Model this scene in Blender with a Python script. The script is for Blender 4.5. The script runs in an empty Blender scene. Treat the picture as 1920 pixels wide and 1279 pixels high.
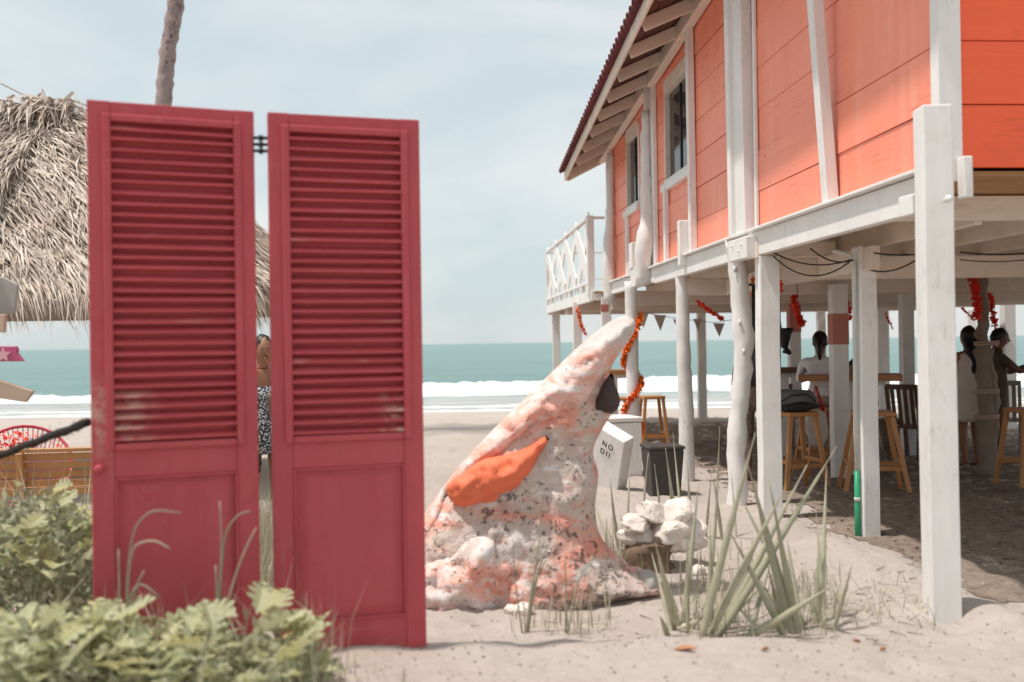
import bpy, math, random
import numpy as np
from mathutils import Vector, Matrix, noise as mnoise
from mathutils.geometry import delaunay_2d_cdt

random.seed(7)
SC = bpy.context.scene
COL = SC.collection
PI = math.pi

# ------------------------------------------------------------------ camera
F = 1867.0                       # focal length in photo pixels (1920 wide) = 35 mm
CAM_Z = 1.5
ROLL = 0.01456
TILT = 3.5 / F
cam_data = bpy.data.cameras.new('camera')
cam_data.sensor_width = 36.0
cam_data.lens = 35.0
cam_data.clip_start = 0.05
cam_data.clip_end = 20000.0
cam_data.dof.use_dof = True
cam_data.dof.focus_distance = 8.6
cam_data.dof.aperture_fstop = 1.5
cam = bpy.data.objects.new('camera', cam_data)
COL.objects.link(cam)
ca, sa = math.cos(ROLL), math.sin(ROLL)
ct, st = math.cos(TILT), math.sin(TILT)
fwd = Vector((0, ct, st))
right = Vector((ca, 0, -sa))
up = right.cross(fwd)
right = fwd.cross(up).normalized(); up.normalize()
cam.matrix_world = Matrix(((right.x, up.x, -fwd.x, 0), (right.y, up.y, -fwd.y, 0),
                           (right.z, up.z, -fwd.z, CAM_Z), (0, 0, 0, 1)))
SC.camera = cam

# ------------------------------------------------------------------ sky and sun
SUN = Vector((-0.34, -0.09, 0.92)).normalized()
world = bpy.data.worlds.new('World')
SC.world = world
world.use_nodes = True
wn, wl = world.node_tree.nodes, world.node_tree.links
wn.clear()
w_out = wn.new('ShaderNodeOutputWorld')
w_bg = wn.new('ShaderNodeBackground')
w_bg.inputs['Strength'].default_value = 0.117
w_sky = wn.new('ShaderNodeTexSky')
w_sky.sky_type = 'NISHITA'
w_sky.sun_disc = False
w_sky.sun_elevation = math.asin(SUN.z)
w_sky.sun_rotation = math.atan2(SUN.x, SUN.y)
w_sky.altitude = 0
w_sky.air_density = 1.0
w_sky.dust_density = 2.5
w_sky.ozone_density = 1.0
w_tc = wn.new('ShaderNodeTexCoord')
w_map = wn.new('ShaderNodeMapping')
w_map.inputs['Scale'].default_value = (1.0, 1.0, 2.6)
w_map.inputs['Location'].default_value = (0.3, 0.0, 0.25)
w_n = wn.new('ShaderNodeTexNoise')
w_n.inputs['Scale'].default_value = 3.1
w_n.inputs['Detail'].default_value = 6.0
w_n.inputs['Roughness'].default_value = 0.52
w_n.inputs['Distortion'].default_value = 0.35
w_ramp = wn.new('ShaderNodeValToRGB')
w_ramp.color_ramp.elements[0].position = 0.40
w_ramp.color_ramp.elements[0].color = (0.0, 0.0, 0.0, 1)
w_ramp.color_ramp.elements[1].position = 0.64
w_ramp.color_ramp.elements[1].color = (1, 1, 1, 1)
w_mix = wn.new('ShaderNodeMix'); w_mix.data_type = 'RGBA'
w_mix.inputs[7].default_value = (5.65, 5.80, 5.65, 1)     # thin bright cloud
w_mix.inputs[6].default_value = (4.35, 4.98, 5.10, 1)     # hazy air between the clouds
w_veil = wn.new('ShaderNodeMix'); w_veil.data_type = 'RGBA'
w_veil.inputs[0].default_value = 0.84                      # how much of the clear sky the humid haze hides
wl.new(w_tc.outputs['Generated'], w_map.inputs['Vector'])
wl.new(w_map.outputs['Vector'], w_n.inputs['Vector'])
wl.new(w_n.outputs['Fac'], w_ramp.inputs['Fac'])
wl.new(w_ramp.outputs['Color'], w_mix.inputs[0])
wl.new(w_sky.outputs['Color'], w_veil.inputs[6])
wl.new(w_mix.outputs[2], w_veil.inputs[7])
wl.new(w_veil.outputs[2], w_bg.inputs['Color'])
wl.new(w_bg.outputs['Background'], w_out.inputs['Surface'])

sun_data = bpy.data.lights.new('sun', 'SUN')
sun_data.energy = 3.15
sun_data.angle = math.radians(1.6)
sun_data.color = (1.0, 0.94, 0.87)
sun = bpy.data.objects.new('sun', sun_data)
sun.rotation_euler = SUN.to_track_quat('Z', 'Y').to_euler()
sun.location = (-10, -6, 30)
COL.objects.link(sun)

SC.view_settings.view_transform = 'Standard'
SC.view_settings.look = 'None'
SC.view_settings.exposure = 0.41
SC.view_settings.gamma = 1.0
SC.view_settings.use_curve_mapping = False
SC.render.engine = 'CYCLES'
SC.cycles.use_denoising = True
SC.cycles.max_bounces = 8
SC.cycles.sample_clamp_indirect = 6.0

# ------------------------------------------------------------------ helpers
def P(px, py, Y):
    """photo pixel seen at depth Y -> point in the place"""
    u = px - 960.0; v = 639.5 - py
    d = right * u + up * v + fwd * F
    return Vector((0, 0, CAM_Z)) + d * (Y / d.y)

def lin(r, g, b):
    f = lambda c: (c / 255 / 12.92) if c / 255 <= 0.04045 else ((c / 255 + 0.055) / 1.055) ** 2.4
    return (f(r), f(g), f(b))

def tag(o, label=None, cat=None, group=None, kind=None):
    if label: o['label'] = label
    if cat: o['category'] = cat
    if group: o['group'] = group
    if kind: o['kind'] = kind
    return o

def empty(name, loc=(0, 0, 0), rz=0.0, label=None, cat=None, group=None):
    o = bpy.data.objects.new(name, None)
    o.location = loc; o.rotation_euler = (0, 0, rz)
    o.empty_display_size = 0.1
    COL.objects.link(o)
    return tag(o, label, cat, group)

def fbm(p, octv=3):
    return mnoise.fractal(Vector(p), 1.0, 2.0, octv, noise_basis='PERLIN_ORIGINAL')

class MB:
    """collects shapes that become ONE mesh object"""
    def __init__(self):
        self.v = []; self.f = []; self.m = []; self.smooth = []
    def add(self, vs, fs, m=0, smooth=False):
        o = len(self.v)
        self.v.extend([tuple(p) for p in vs])
        for f in fs:
            self.f.append(tuple(i + o for i in f)); self.m.append(m); self.smooth.append(smooth)
    def box(self, x0, x1, y0, y1, z0, z1, m=0, jit=0.0, bev=0.0):
        c = [(x0, y0, z0), (x1, y0, z0), (x1, y1, z0), (x0, y1, z0),
             (x0, y0, z1), (x1, y0, z1), (x1, y1, z1), (x0, y1, z1)]
        if jit:
            c = [tuple(a + random.uniform(-jit, jit) for a in p) for p in c]
        self.add(c, [(0, 3, 2, 1), (4, 5, 6, 7), (0, 1, 5, 4), (1, 2, 6, 5), (2, 3, 7, 6), (3, 0, 4, 7)], m)
    def bar(self, a, b, w, h, m=0, upv=(0, 0, 1), w2=None, h2=None):
        """rectangular bar from a to b: w across, h along upv"""
        a = Vector(a); b = Vector(b)
        d = (b - a).normalized(); u = Vector(upv)
        s = d.cross(u)
        if s.length < 1e-4:
            s = d.cross(Vector((0, 1, 0)))
        s.normalize(); u = s.cross(d).normalized()
        w2 = w if w2 is None else w2; h2 = h if h2 is None else h2
        vs = []
        for p, ww, hh in ((a, w, h), (b, w2, h2)):
            for i, j in ((-1, -1), (1, -1), (1, 1), (-1, 1)):
                vs.append(p + s * (i * ww / 2) + u * (j * hh / 2))
        self.add(vs, [(0, 1, 2, 3), (7, 6, 5, 4), (0, 4, 5, 1), (1, 5, 6, 2), (2, 6, 7, 3), (3, 7, 4, 0)], m)
    def tube(self, pts, rad, n=8, m=0, cap=True, noise=0.0, ns=6.0, smooth=True, flat=1.0, seed=0.0):
        pts = [Vector(p) for p in pts]
        if not hasattr(rad, '__len__'):
            rad = [rad] * len(pts)
        vs = []; fs = []
        ref = None
        for i, p in enumerate(pts):
            t = (pts[min(i + 1, len(pts) - 1)] - pts[max(i - 1, 0)]).normalized()
            if ref is None:
                ref = t.cross(Vector((0.13, 0.21, 1)))
                if ref.length < 0.2: ref = t.cross(Vector((1, 0.1, 0)))
            ref = (ref - t * ref.dot(t)).normalized()
            bi = t.cross(ref).normalized()
            for k in range(n):
                a = 2 * PI * k / n
                r = rad[i]
                q = p + ref * (math.cos(a) * r) + bi * (math.sin(a) * r * flat)
                if noise:
                    q += (q - p).normalized() * (noise * fbm((q.x * ns + seed, q.y * ns, q.z * ns), 3))
                vs.append(q)
        L = len(pts)
        for i in range(L - 1):
            for k in range(n):
                fs.append((i * n + k, i * n + (k + 1) % n, (i + 1) * n + (k + 1) % n, (i + 1) * n + k))
        if cap:
            fs.append(tuple(range(n - 1, -1, -1)))
            fs.append(tuple((L - 1) * n + k for k in range(n)))
        self.add(vs, fs, m, smooth)
    def lathe(self, prof, n=16, c=(0, 0, 0), m=0, sx=1.0, sy=1.0, smooth=True, wob=0.0, wn_=3.0):
        vs = []; fs = []
        for (r, z) in prof:
            for k in range(n):
                a = 2 * PI * k / n
                rr = r
                if wob: rr += wob * fbm((math.cos(a) * wn_ + c[0], math.sin(a) * wn_ + c[1], z * wn_), 3)
                vs.append((c[0] + rr * math.cos(a) * sx, c[1] + rr * math.sin(a) * sy, c[2] + z))
        for i in range(len(prof) - 1):
            for k in range(n):
                fs.append((i * n + k, i * n + (k + 1) % n, (i + 1) * n + (k + 1) % n, (i + 1) * n + k))
        fs.append(tuple(range(n - 1, -1, -1)))
        fs.append(tuple((len(prof) - 1) * n + k for k in range(n)))
        self.add(vs, fs, m, smooth)
    def blob(self, c, r, n=10, m=0, noise=0.0, ns=4.0, seed=0.0):
        """noisy ellipsoid"""
        c = Vector(c); r = (r, r, r) if not hasattr(r, '__len__') else r
        vs = []; fs = []
        rows = max(4, n // 2 + 1)
        for i in range(rows + 1):
            th = PI * i / rows
            for k in range(n):
                a = 2 * PI * k / n
                d = Vector((math.sin(th) * math.cos(a), math.sin(th) * math.sin(a), math.cos(th)))
                g = 1.0
                if noise: g += noise * fbm(d * ns + Vector((seed, seed * 1.7, c.z)), 3)
                vs.append(c + Vector((d.x * r[0], d.y * r[1], d.z * r[2])) * g)
        for i in range(rows):
            for k in range(n):
                fs.append((i * n + k, (i + 1) * n + k, (i + 1) * n + (k + 1) % n, i * n + (k + 1) % n))
        self.add(vs, fs, m, True)
    def prism(self, outline, y0, y1, m=0):
        """outline in x,z extruded in y"""
        n = len(outline)
        vs = [(x, y0, z) for x, z in outline] + [(x, y1, z) for x, z in outline]
        fs = [tuple(range(n)), tuple(range(2 * n - 1, n - 1, -1))]
        for i in range(n):
            j = (i + 1) % n
            fs.append((i, i + n, j + n, j))
        self.add(vs, fs, m)
    def mesh(self, name, mats):
        me = bpy.data.meshes.new(name)
        me.from_pydata(self.v, [], self.f)
        mats = mats if isinstance(mats, (list, tuple)) else [mats]
        for mm in mats: me.materials.append(mm)
        if len(mats) > 1: me.polygons.foreach_set('material_index', self.m)
        me.polygons.foreach_set('use_smooth', self.smooth)
        me.update()
        return me
    def build(self, name, mats, parent=None, loc=None, rot=None):
        o = bpy.data.objects.new(name, self.mesh(name, mats))
        COL.objects.link(o)
        if loc is not None: o.location = loc
        if rot is not None: o.rotation_euler = rot
        if parent is not None: o.parent = parent
        return o

def obj(name, me, parent=None, loc=None, rot=None, scale=None):
    o = bpy.data.objects.new(name, me)
    COL.objects.link(o)
    if loc is not None: o.location = loc
    if rot is not None: o.rotation_euler = rot
    if scale is not None: o.scale = scale
    if parent is not None: o.parent = parent
    return o

def bevel(o, w=0.004, seg=1):
    b = o.modifiers.new('bevel', 'BEVEL'); b.width = w; b.segments = seg; b.limit_method = 'ANGLE'
    return o

def copy_tree(o, parent=None):
    c = o.copy(); COL.objects.link(c); c.parent = parent
    for ch in list(o.children):
        copy_tree(ch, c)
    return c

# ------------------------------------------------------------------ materials
def new_mat(name):
    m = bpy.data.materials.new(name); m.use_nodes = True
    nt = m.node_tree; nt.nodes.clear()
    out = nt.nodes.new('ShaderNodeOutputMaterial')
    b = nt.nodes.new('ShaderNodeBsdfPrincipled')
    nt.links.new(b.outputs['BSDF'], out.inputs['Surface'])
    return m, nt, b

def N(nt, kind, **kw):
    n = nt.nodes.new(kind)
    for k, v in kw.items():
        if k in n.inputs.keys(): n.inputs[k].default_value = v
        else: setattr(n, k, v)
    return n

def mixrgb(nt, fac, a, b, mode='MIX'):
    n = nt.nodes.new('ShaderNodeMix'); n.data_type = 'RGBA'; n.blend_type = mode
    for sock, val in ((n.inputs[0], fac), (n.inputs[6], a), (n.inputs[7], b)):
        if hasattr(val, 'is_linked') or hasattr(val, 'links'):
            nt.links.new(val, sock)
        elif isinstance(val, (int, float)):
            sock.default_value = val
        else:
            sock.default_value = (val[0], val[1], val[2], 1)
    return n.outputs[2]

def ramp(nt, src, p0, p1, c0=0.0, c1=1.0):
    n = nt.nodes.new('ShaderNodeMapRange'); n.clamp = True
    n.inputs['From Min'].default_value = p0; n.inputs['From Max'].default_value = p1
    n.inputs['To Min'].default_value = c0; n.inputs['To Max'].default_value = c1
    nt.links.new(src, n.inputs['Value'])
    return n.outputs['Result']

def coords(nt, scale=(1, 1, 1), space='Object', perobj=True):
    tc = nt.nodes.new('ShaderNodeTexCoord')
    mp = nt.nodes.new('ShaderNodeMapping'); mp.inputs['Scale'].default_value = scale
    nt.links.new(tc.outputs[space], mp.inputs['Vector'])
    if perobj:
        oi = nt.nodes.new('ShaderNodeObjectInfo')
        mu = nt.nodes.new('ShaderNodeMath'); mu.operation = 'MULTIPLY'; mu.inputs[1].default_value = 37.0
        nt.links.new(oi.outputs['Random'], mu.inputs[0])
        nt.links.new(mu.outputs[0], mp.inputs['Location'])
    return mp.outputs['Vector']

def noise(nt, vec, scale, detail=4.0, rough=0.55, dist=0.0):
    n = nt.nodes.new('ShaderNodeTexNoise')
    n.inputs['Scale'].default_value = scale; n.inputs['Detail'].default_value = detail
    n.inputs['Roughness'].default_value = rough; n.inputs['Distortion'].default_value = dist
    nt.links.new(vec, n.inputs['Vector'])
    return n.outputs['Fac']

def bump(nt, b, height, strength=0.3, dist=0.01):
    n = nt.nodes.new('ShaderNodeBump')
    n.inputs['Strength'].default_value = strength; n.inputs['Distance'].default_value = dist
    nt.links.new(height, n.inputs['Height'])
    nt.links.new(n.outputs['Normal'], b.inputs['Normal'])

def rnd(nt, island=False):
    if island:
        return nt.nodes.new('ShaderNodeNewGeometry').outputs['Random Per Island']
    return nt.nodes.new('ShaderNodeObjectInfo').outputs['Random']

def paint(name, col, dark=None, wear=None, wear_amt=0.0, grain=(3, 3, 30), rough=0.6, bstr=0.25, var=0.12,
          dirt=None, dirt_amt=0.0, island=False, spec=0.35, streak=None, streak_amt=0.0):
    """painted or raw wood, plaster, cloth: colour + slow variation + grain + worn or dirty patches of their own shape"""
    m, nt, b = new_mat(name)
    v = coords(nt)
    vg = coords(nt, grain)
    dark = dark or tuple(c * 0.72 for c in col)
    n1 = noise(nt, v, 2.2, 5, 0.6)
    c = mixrgb(nt, ramp(nt, n1, 0.32, 0.7), dark, col)
    ng = noise(nt, vg, 1.0, 5, 0.65)
    c = mixrgb(nt, ramp(nt, ng, 0.35, 0.75, 0.0, var * 2), c, tuple(x * 0.6 for x in col))
    r = rnd(nt, island)
    c = mixrgb(nt, ramp(nt, r, 0, 1, 0.0, var), c, tuple(min(1, x * 1.25 + 0.01) for x in col))
    if dirt:
        nd = noise(nt, v, 5.0, 6, 0.7, 0.4)
        c = mixrgb(nt, ramp(nt, nd, 0.55, 0.72, 0, dirt_amt), c, dirt)
    if streak:      # rain streaks and sun-bleached runs down the boards
        ns_ = noise(nt, coords(nt, (7, 7, 0.6), perobj=False), 1.0, 5, 0.65, 0.2)
        ns2 = noise(nt, coords(nt, (1, 1, 1), perobj=False), 1.1, 3, 0.5)
        ms = nt.nodes.new('ShaderNodeMath'); ms.operation = 'MULTIPLY'
        nt.links.new(ramp(nt, ns_, 0.48, 0.66), ms.inputs[0]); nt.links.new(ramp(nt, ns2, 0.38, 0.62, 0.15, streak_amt), ms.inputs[1])
        c = mixrgb(nt, ms.outputs[0], c, streak)
    if wear:
        nw = noise(nt, vg, 2.6, 6, 0.7, 0.3)
        nw2 = noise(nt, v, 1.3, 2, 0.5)
        mu = nt.nodes.new('ShaderNodeMath'); mu.operation = 'MULTIPLY'
        nt.links.new(ramp(nt, nw, 0.56, 0.62), mu.inputs[0]); nt.links.new(ramp(nt, nw2, 0.5, 0.62, 0, wear_amt), mu.inputs[1])
        c = mixrgb(nt, mu.outputs[0], c, wear)
    nt.links.new(c, b.inputs['Base Color'])
    b.inputs['Roughness'].default_value = rough
    b.inputs['Specular IOR Level'].default_value = spec
    bump(nt, b, ng, bstr, 0.004)
    return m

M = {}
M['white'] = paint('white_paint', (0.82, 0.80, 0.785), (0.75, 0.725, 0.70), wear=(0.40, 0.34, 0.29), wear_amt=0.35, dirt=(0.50, 0.44, 0.39), dirt_amt=0.3, grain=(18, 18, 2.5), rough=0.55)
M['white_rough'] = paint('white_limewash', (0.81, 0.79, 0.775), (0.70, 0.67, 0.64), wear=(0.40, 0.34, 0.28), wear_amt=0.4, dirt=(0.48, 0.42, 0.37), dirt_amt=0.35, rough=0.8, bstr=0.5, grain=(14, 14, 3))
M['cream'] = paint('cream_paint', (0.78, 0.68, 0.59), (0.68, 0.575, 0.49), wear=(0.40, 0.32, 0.25), wear_amt=0.35, dirt=(0.42, 0.35, 0.29), dirt_amt=0.35, grain=(3, 14, 14), rough=0.65)
M['coral'] = paint('coral_paint', (0.96, 0.290, 0.178), (0.91, 0.262, 0.160), wear=(0.50, 0.11, 0.07), wear_amt=0.7, dirt=(0.84, 0.25, 0.18), dirt_amt=0.4, grain=(14, 1.2, 30), rough=0.45, var=0.10, bstr=0.25, spec=0.5, streak=(0.95, 0.40, 0.29), streak_amt=0.55)
M['coral_deep'] = paint('deep_coral_paint', (0.97, 0.145, 0.056), (0.92, 0.132, 0.052), wear=(0.44, 0.06, 0.03), wear_amt=0.4, dirt=(0.62, 0.10, 0.06), dirt_amt=0.4, grain=(1.2, 14, 30), rough=0.5, var=0.08)
M['raw'] = paint('raw_floor_board', (0.42, 0.25, 0.12), (0.34, 0.19, 0.085), grain=(1.5, 20, 20), rough=0.7, var=0.25, dirt=(0.22, 0.13, 0.07), dirt_amt=0.4)
M['door'] = paint('red_door_paint', (0.51, 0.088, 0.102), (0.42, 0.068, 0.082), wear=(0.56, 0.30, 0.26), wear_amt=0.12, dirt=(0.42, 0.055, 0.068), dirt_amt=0.8, grain=(9, 9, 1.6), rough=0.5, var=0.16, bstr=0.25, spec=0.2, streak=(0.54, 0.12, 0.13), streak_amt=0.26)
M['slat'] = paint('red_slat_paint', (0.54, 0.088, 0.102), (0.44, 0.068, 0.082), wear=(0.58, 0.36, 0.30), wear_amt=0.30, dirt=(0.47, 0.04, 0.055), dirt_amt=0.6, grain=(2.0, 9, 9), rough=0.5, var=0.2, bstr=0.2, spec=0.25)
M['tile'] = paint('maroon_roof_tile', (0.20, 0.055, 0.060), (0.12, 0.04, 0.045), grain=(6, 6, 6), rough=0.75, var=0.3)
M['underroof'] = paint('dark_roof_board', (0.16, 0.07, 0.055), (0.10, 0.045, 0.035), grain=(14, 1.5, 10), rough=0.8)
M['iron'] = paint('black_iron', (0.02, 0.02, 0.022), (0.012, 0.012, 0.012), rough=0.5, bstr=0.1)
M['stool'] = paint('orange_varnished_wood', (0.50, 0.235, 0.085), (0.40, 0.17, 0.055), grain=(12, 12, 2.0), rough=0.42, var=0.2)
M['darkwood'] = paint('dark_brown_wood', (0.16, 0.075, 0.045), (0.11, 0.05, 0.03), grain=(12, 12, 2.0), rough=0.5, var=0.2)
M['table'] = paint('brown_table_wood', (0.42, 0.19, 0.075), (0.32, 0.13, 0.05), grain=(1.6, 12, 12), rough=0.42, var=0.2)
M['drift'] = paint('grey_driftwood', (0.34, 0.27, 0.22), (0.20, 0.15, 0.12), grain=(16, 16, 2.0), rough=0.85, var=0.25, bstr=0.7)
M['bark'] = paint('palm_bark', (0.42, 0.33, 0.32), (0.26, 0.20, 0.19), wear=(0.06, 0.045, 0.04), wear_amt=1.0, dirt=(0.07, 0.05, 0.045), dirt_amt=0.9, grain=(5, 5, 7), rough=0.9, var=0.3, bstr=0.8)
M['signwood'] = paint('tan_sign_board', (0.55, 0.40, 0.31), (0.42, 0.29, 0.22), grain=(1.6, 12, 14), rough=0.7, var=0.2)
M['signgrey'] = paint('grey_sign_board', (0.42, 0.40, 0.37), (0.33, 0.31, 0.29), grain=(1.6, 12, 14), rough=0.7, var=0.2)
M['magenta'] = paint('magenta_sign_paint', (0.48, 0.10, 0.20), (0.38, 0.07, 0.15), grain=(1.6, 12, 14), rough=0.6, var=0.2)
M['pink'] = paint('pale_pink_paint', (0.72, 0.42, 0.46), (0.65, 0.33, 0.38), rough=0.6)
M['rope'] = paint('dark_rope', (0.040, 0.030, 0.028), (0.02, 0.016, 0.015), grain=(30, 30, 30), rough=0.9, bstr=0.8)
M['redcord'] = paint('red_plastic_cord', (0.55, 0.05, 0.075), (0.45, 0.04, 0.06), rough=0.4, bstr=0.0)
M['orange'] = paint('orange_paper_fringe', (0.92, 0.22, 0.02), (0.88, 0.13, 0.015), rough=0.6, island=True, var=0.3, bstr=0.0)
M['redpaper'] = paint('red_paper_fringe', (0.90, 0.06, 0.025), (0.80, 0.035, 0.02), rough=0.6, island=True, var=0.3, bstr=0.0)
M['bunting'] = paint('taupe_bunting_cloth', (0.50, 0.42, 0.37), (0.43, 0.36, 0.31), rough=0.9, grain=(40, 40, 40))
M['bin'] = paint('dark_plastic_bin', (0.055, 0.046, 0.044), (0.045, 0.038, 0.036), rough=0.5, bstr=0.05)
M['cable'] = paint('black_cable', (0.03, 0.026, 0.024), rough=0.6, bstr=0.0)
M['pipe_white'] = paint('white_conduit', (0.62, 0.64, 0.62), rough=0.45, bstr=0.0)
M['pipe_green'] = paint('green_plastic_pipe', (0.03, 0.30, 0.15), (0.025, 0.25, 0.12), rough=0.4, bstr=0.0)
M['band'] = paint('faded_coral_band', (0.52, 0.20, 0.15), (0.44, 0.16, 0.12), rough=0.6)
M['stone'] = paint('white_coral_stone', (0.78, 0.70, 0.64), (0.66, 0.575, 0.51), wear=(0.26, 0.2, 0.16), wear_amt=0.9, grain=(14, 14, 14), rough=0.9, var=0.2, bstr=1.0)
M['stump'] = paint('brown_stump', (0.26, 0.18, 0.12), (0.14, 0.09, 0.06), grain=(14, 14, 4), rough=0.9, bstr=0.8)
M['blackletter'] = paint('black_letter', (0.02, 0.02, 0.02), rough=0.7, bstr=0.0)
M['basket'] = paint('woven_basket', (0.20, 0.14, 0.10), (0.12, 0.08, 0.055), grain=(6, 6, 60), rough=0.8, bstr=0.7)
M['backpack'] = paint('grey_backpack_cloth', (0.16, 0.155, 0.16), (0.10, 0.10, 0.105), grain=(50, 50, 50), rough=0.85)
M['backpack_dark'] = paint('black_backpack_cloth', (0.03, 0.03, 0.032), grain=(50, 50, 50), rough=0.85)
M['tote'] = paint('white_tote_cloth', (0.62, 0.57, 0.53), (0.54, 0.49, 0.45), grain=(40, 40, 40), rough=0.9)
M['straw_core'] = paint('straw_under_layer', (0.56, 0.46, 0.38), (0.42, 0.33, 0.27), grain=(9, 9, 20), rough=0.9, bstr=1.0)
M['strap'] = paint('red_strap', (0.55, 0.03, 0.04), rough=0.7)

def glass_mat():
    m, nt, b = new_mat('dark_window_glass')
    b.inputs['Base Color'].default_value = (0.030, 0.032, 0.036, 1)
    b.inputs['Roughness'].default_value = 0.06
    b.inputs['Specular IOR Level'].default_value = 0.5
    v = coords(nt); bump(nt, b, noise(nt, v, 3.0, 2), 0.05, 0.01)
    return m
M['glass'] = glass_mat()

def leafy(name, a, b_, c, trans=0.25, rough=0.55, spec=0.4, wscale=6.0):
    """leaf or straw: three tones by island, translucent"""
    m, nt, b = new_mat(name)
    r = rnd(nt, True)
    r2 = rnd(nt, False)
    add = nt.nodes.new('ShaderNodeMath'); add.operation = 'ADD'
    nt.links.new(r, add.inputs[0]); nt.links.new(r2, add.inputs[1])
    fr = nt.nodes.new('ShaderNodeMath'); fr.operation = 'FRACT'; nt.links.new(add.outputs[0], fr.inputs[0])
    x = mixrgb(nt, ramp(nt, fr.outputs[0], 0.0, 0.55), a, b_)
    x = mixrgb(nt, ramp(nt, fr.outputs[0], 0.55, 1.0), x, c)
    v = coords(nt, perobj=False)
    n1 = noise(nt, v, wscale, 4, 0.6)
    x = mixrgb(nt, ramp(nt, n1, 0.35, 0.75, 0, 0.5), x, tuple(0.5 * q for q in a))
    nt.links.new(x, b.inputs['Base Color'])
    b.inputs['Roughness'].default_value = rough
    b.inputs['Specular IOR Level'].default_value = spec
    if trans > 0:
        t = nt.nodes.new('ShaderNodeBsdfTranslucent'); nt.links.new(x, t.inputs['Color'])
        mx = nt.nodes.new('ShaderNodeMixShader'); mx.inputs[0].default_value = trans
        out = [n for n in nt.nodes if n.type == 'OUTPUT_MATERIAL'][0]
        nt.links.new(b.outputs[0], mx.inputs[1]); nt.links.new(t.outputs[0], mx.inputs[2])
        nt.links.new(mx.outputs[0], out.inputs['Surface'])
    return m
M['thatch'] = leafy('dry_palm_thatch', (0.48, 0.38, 0.31), (0.68, 0.58, 0.50), (0.80, 0.72, 0.64), trans=0.1, rough=0.8, spec=0.2, wscale=3.0)
M['leaf'] = leafy('pale_shrub_leaf', (0.44, 0.45, 0.25), (0.60, 0.60, 0.40), (0.64, 0.60, 0.26), trans=0.38)
M['leaf_small'] = leafy('shrub_leaf_mass', (0.26, 0.26, 0.16), (0.42, 0.43, 0.28), (0.58, 0.57, 0.40), trans=0.35)
M['drygrass'] = leafy('dry_beach_grass', (0.33, 0.32, 0.22), (0.48, 0.45, 0.32), (0.56, 0.50, 0.37), trans=0.25)
M['blade'] = leafy('grey_green_succulent_leaf', (0.33, 0.32, 0.22), (0.42, 0.40, 0.285), (0.49, 0.46, 0.335), trans=0.0, rough=0.5, wscale=14.0)
M['grit'] = leafy('grit_and_shell', (0.22, 0.17, 0.13), (0.36, 0.30, 0.25), (0.60, 0.54, 0.48), trans=0.0)
M['dryleaf'] = leafy('fallen_leaf', (0.30, 0.12, 0.05), (0.40, 0.19, 0.09), (0.52, 0.20, 0.10), trans=0.1)
M['palmfrond'] = leafy('palm_frond', (0.06, 0.10, 0.03), (0.09, 0.13, 0.045), (0.12, 0.15, 0.06), trans=0.2)

def sand_mat():
    m, nt, b = new_mat('beach_sand')
    v = coords(nt, perobj=False)
    n1 = noise(nt, v, 0.5, 5, 0.6)
    n2 = noise(nt, v, 9.0, 6, 0.65)
    n3 = noise(nt, v, 120.0, 3, 0.6)
    c = mixrgb(nt, ramp(nt, n1, 0.3, 0.7), (0.445, 0.388, 0.350), (0.51, 0.45, 0.41))
    c = mixrgb(nt, ramp(nt, n2, 0.35, 0.72, 0, 0.5), c, (0.38, 0.312, 0.262))
    c = mixrgb(nt, ramp(nt, n3, 0.55, 0.8, 0, 0.5), c, (0.28, 0.22, 0.18))
    # wet band by the water
    geo = nt.nodes.new('ShaderNodeNewGeometry')
    sep = nt.nodes.new('ShaderNodeSeparateXYZ'); nt.links.new(geo.outputs['Position'], sep.inputs[0])
    wet = ramp(nt, sep.outputs['Z'], -0.62, -0.36, 1, 0)
    c = mixrgb(nt, wet, c, (0.33, 0.285, 0.25))
    nt.links.new(c, b.inputs['Base Color'])
    b.inputs['Roughness'].default_value = 0.95
    b.inputs['Specular IOR Level'].default_value = 0.15
    rr = ramp(nt, wet, 0, 1, 0.95, 0.35); nt.links.new(rr, b.inputs['Roughness'])
    ad = nt.nodes.new('ShaderNodeMath'); ad.operation = 'MULTIPLY_ADD'; ad.inputs[1].default_value = 0.25
    nt.links.new(n3, ad.inputs[0]); nt.links.new(n2, ad.inputs[2])
    bump(nt, b, ad.outputs[0], 0.75, 0.045)
    return m
M['sand'] = sand_mat()

def house_ground_mat():
    m, nt, b = new_mat('brown_house_ground')
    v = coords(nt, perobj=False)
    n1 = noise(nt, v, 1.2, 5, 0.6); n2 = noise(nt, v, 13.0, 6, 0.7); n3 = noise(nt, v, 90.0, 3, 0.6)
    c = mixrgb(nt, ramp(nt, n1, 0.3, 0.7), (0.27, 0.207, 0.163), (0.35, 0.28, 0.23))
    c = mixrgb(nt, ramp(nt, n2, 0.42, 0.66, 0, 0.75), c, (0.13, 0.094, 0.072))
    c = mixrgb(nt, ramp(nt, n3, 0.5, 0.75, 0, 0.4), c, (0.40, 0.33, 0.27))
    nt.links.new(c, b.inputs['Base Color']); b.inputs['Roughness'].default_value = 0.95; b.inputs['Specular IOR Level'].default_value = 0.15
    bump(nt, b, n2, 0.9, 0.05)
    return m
M['house_ground'] = house_ground_mat()

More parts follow.
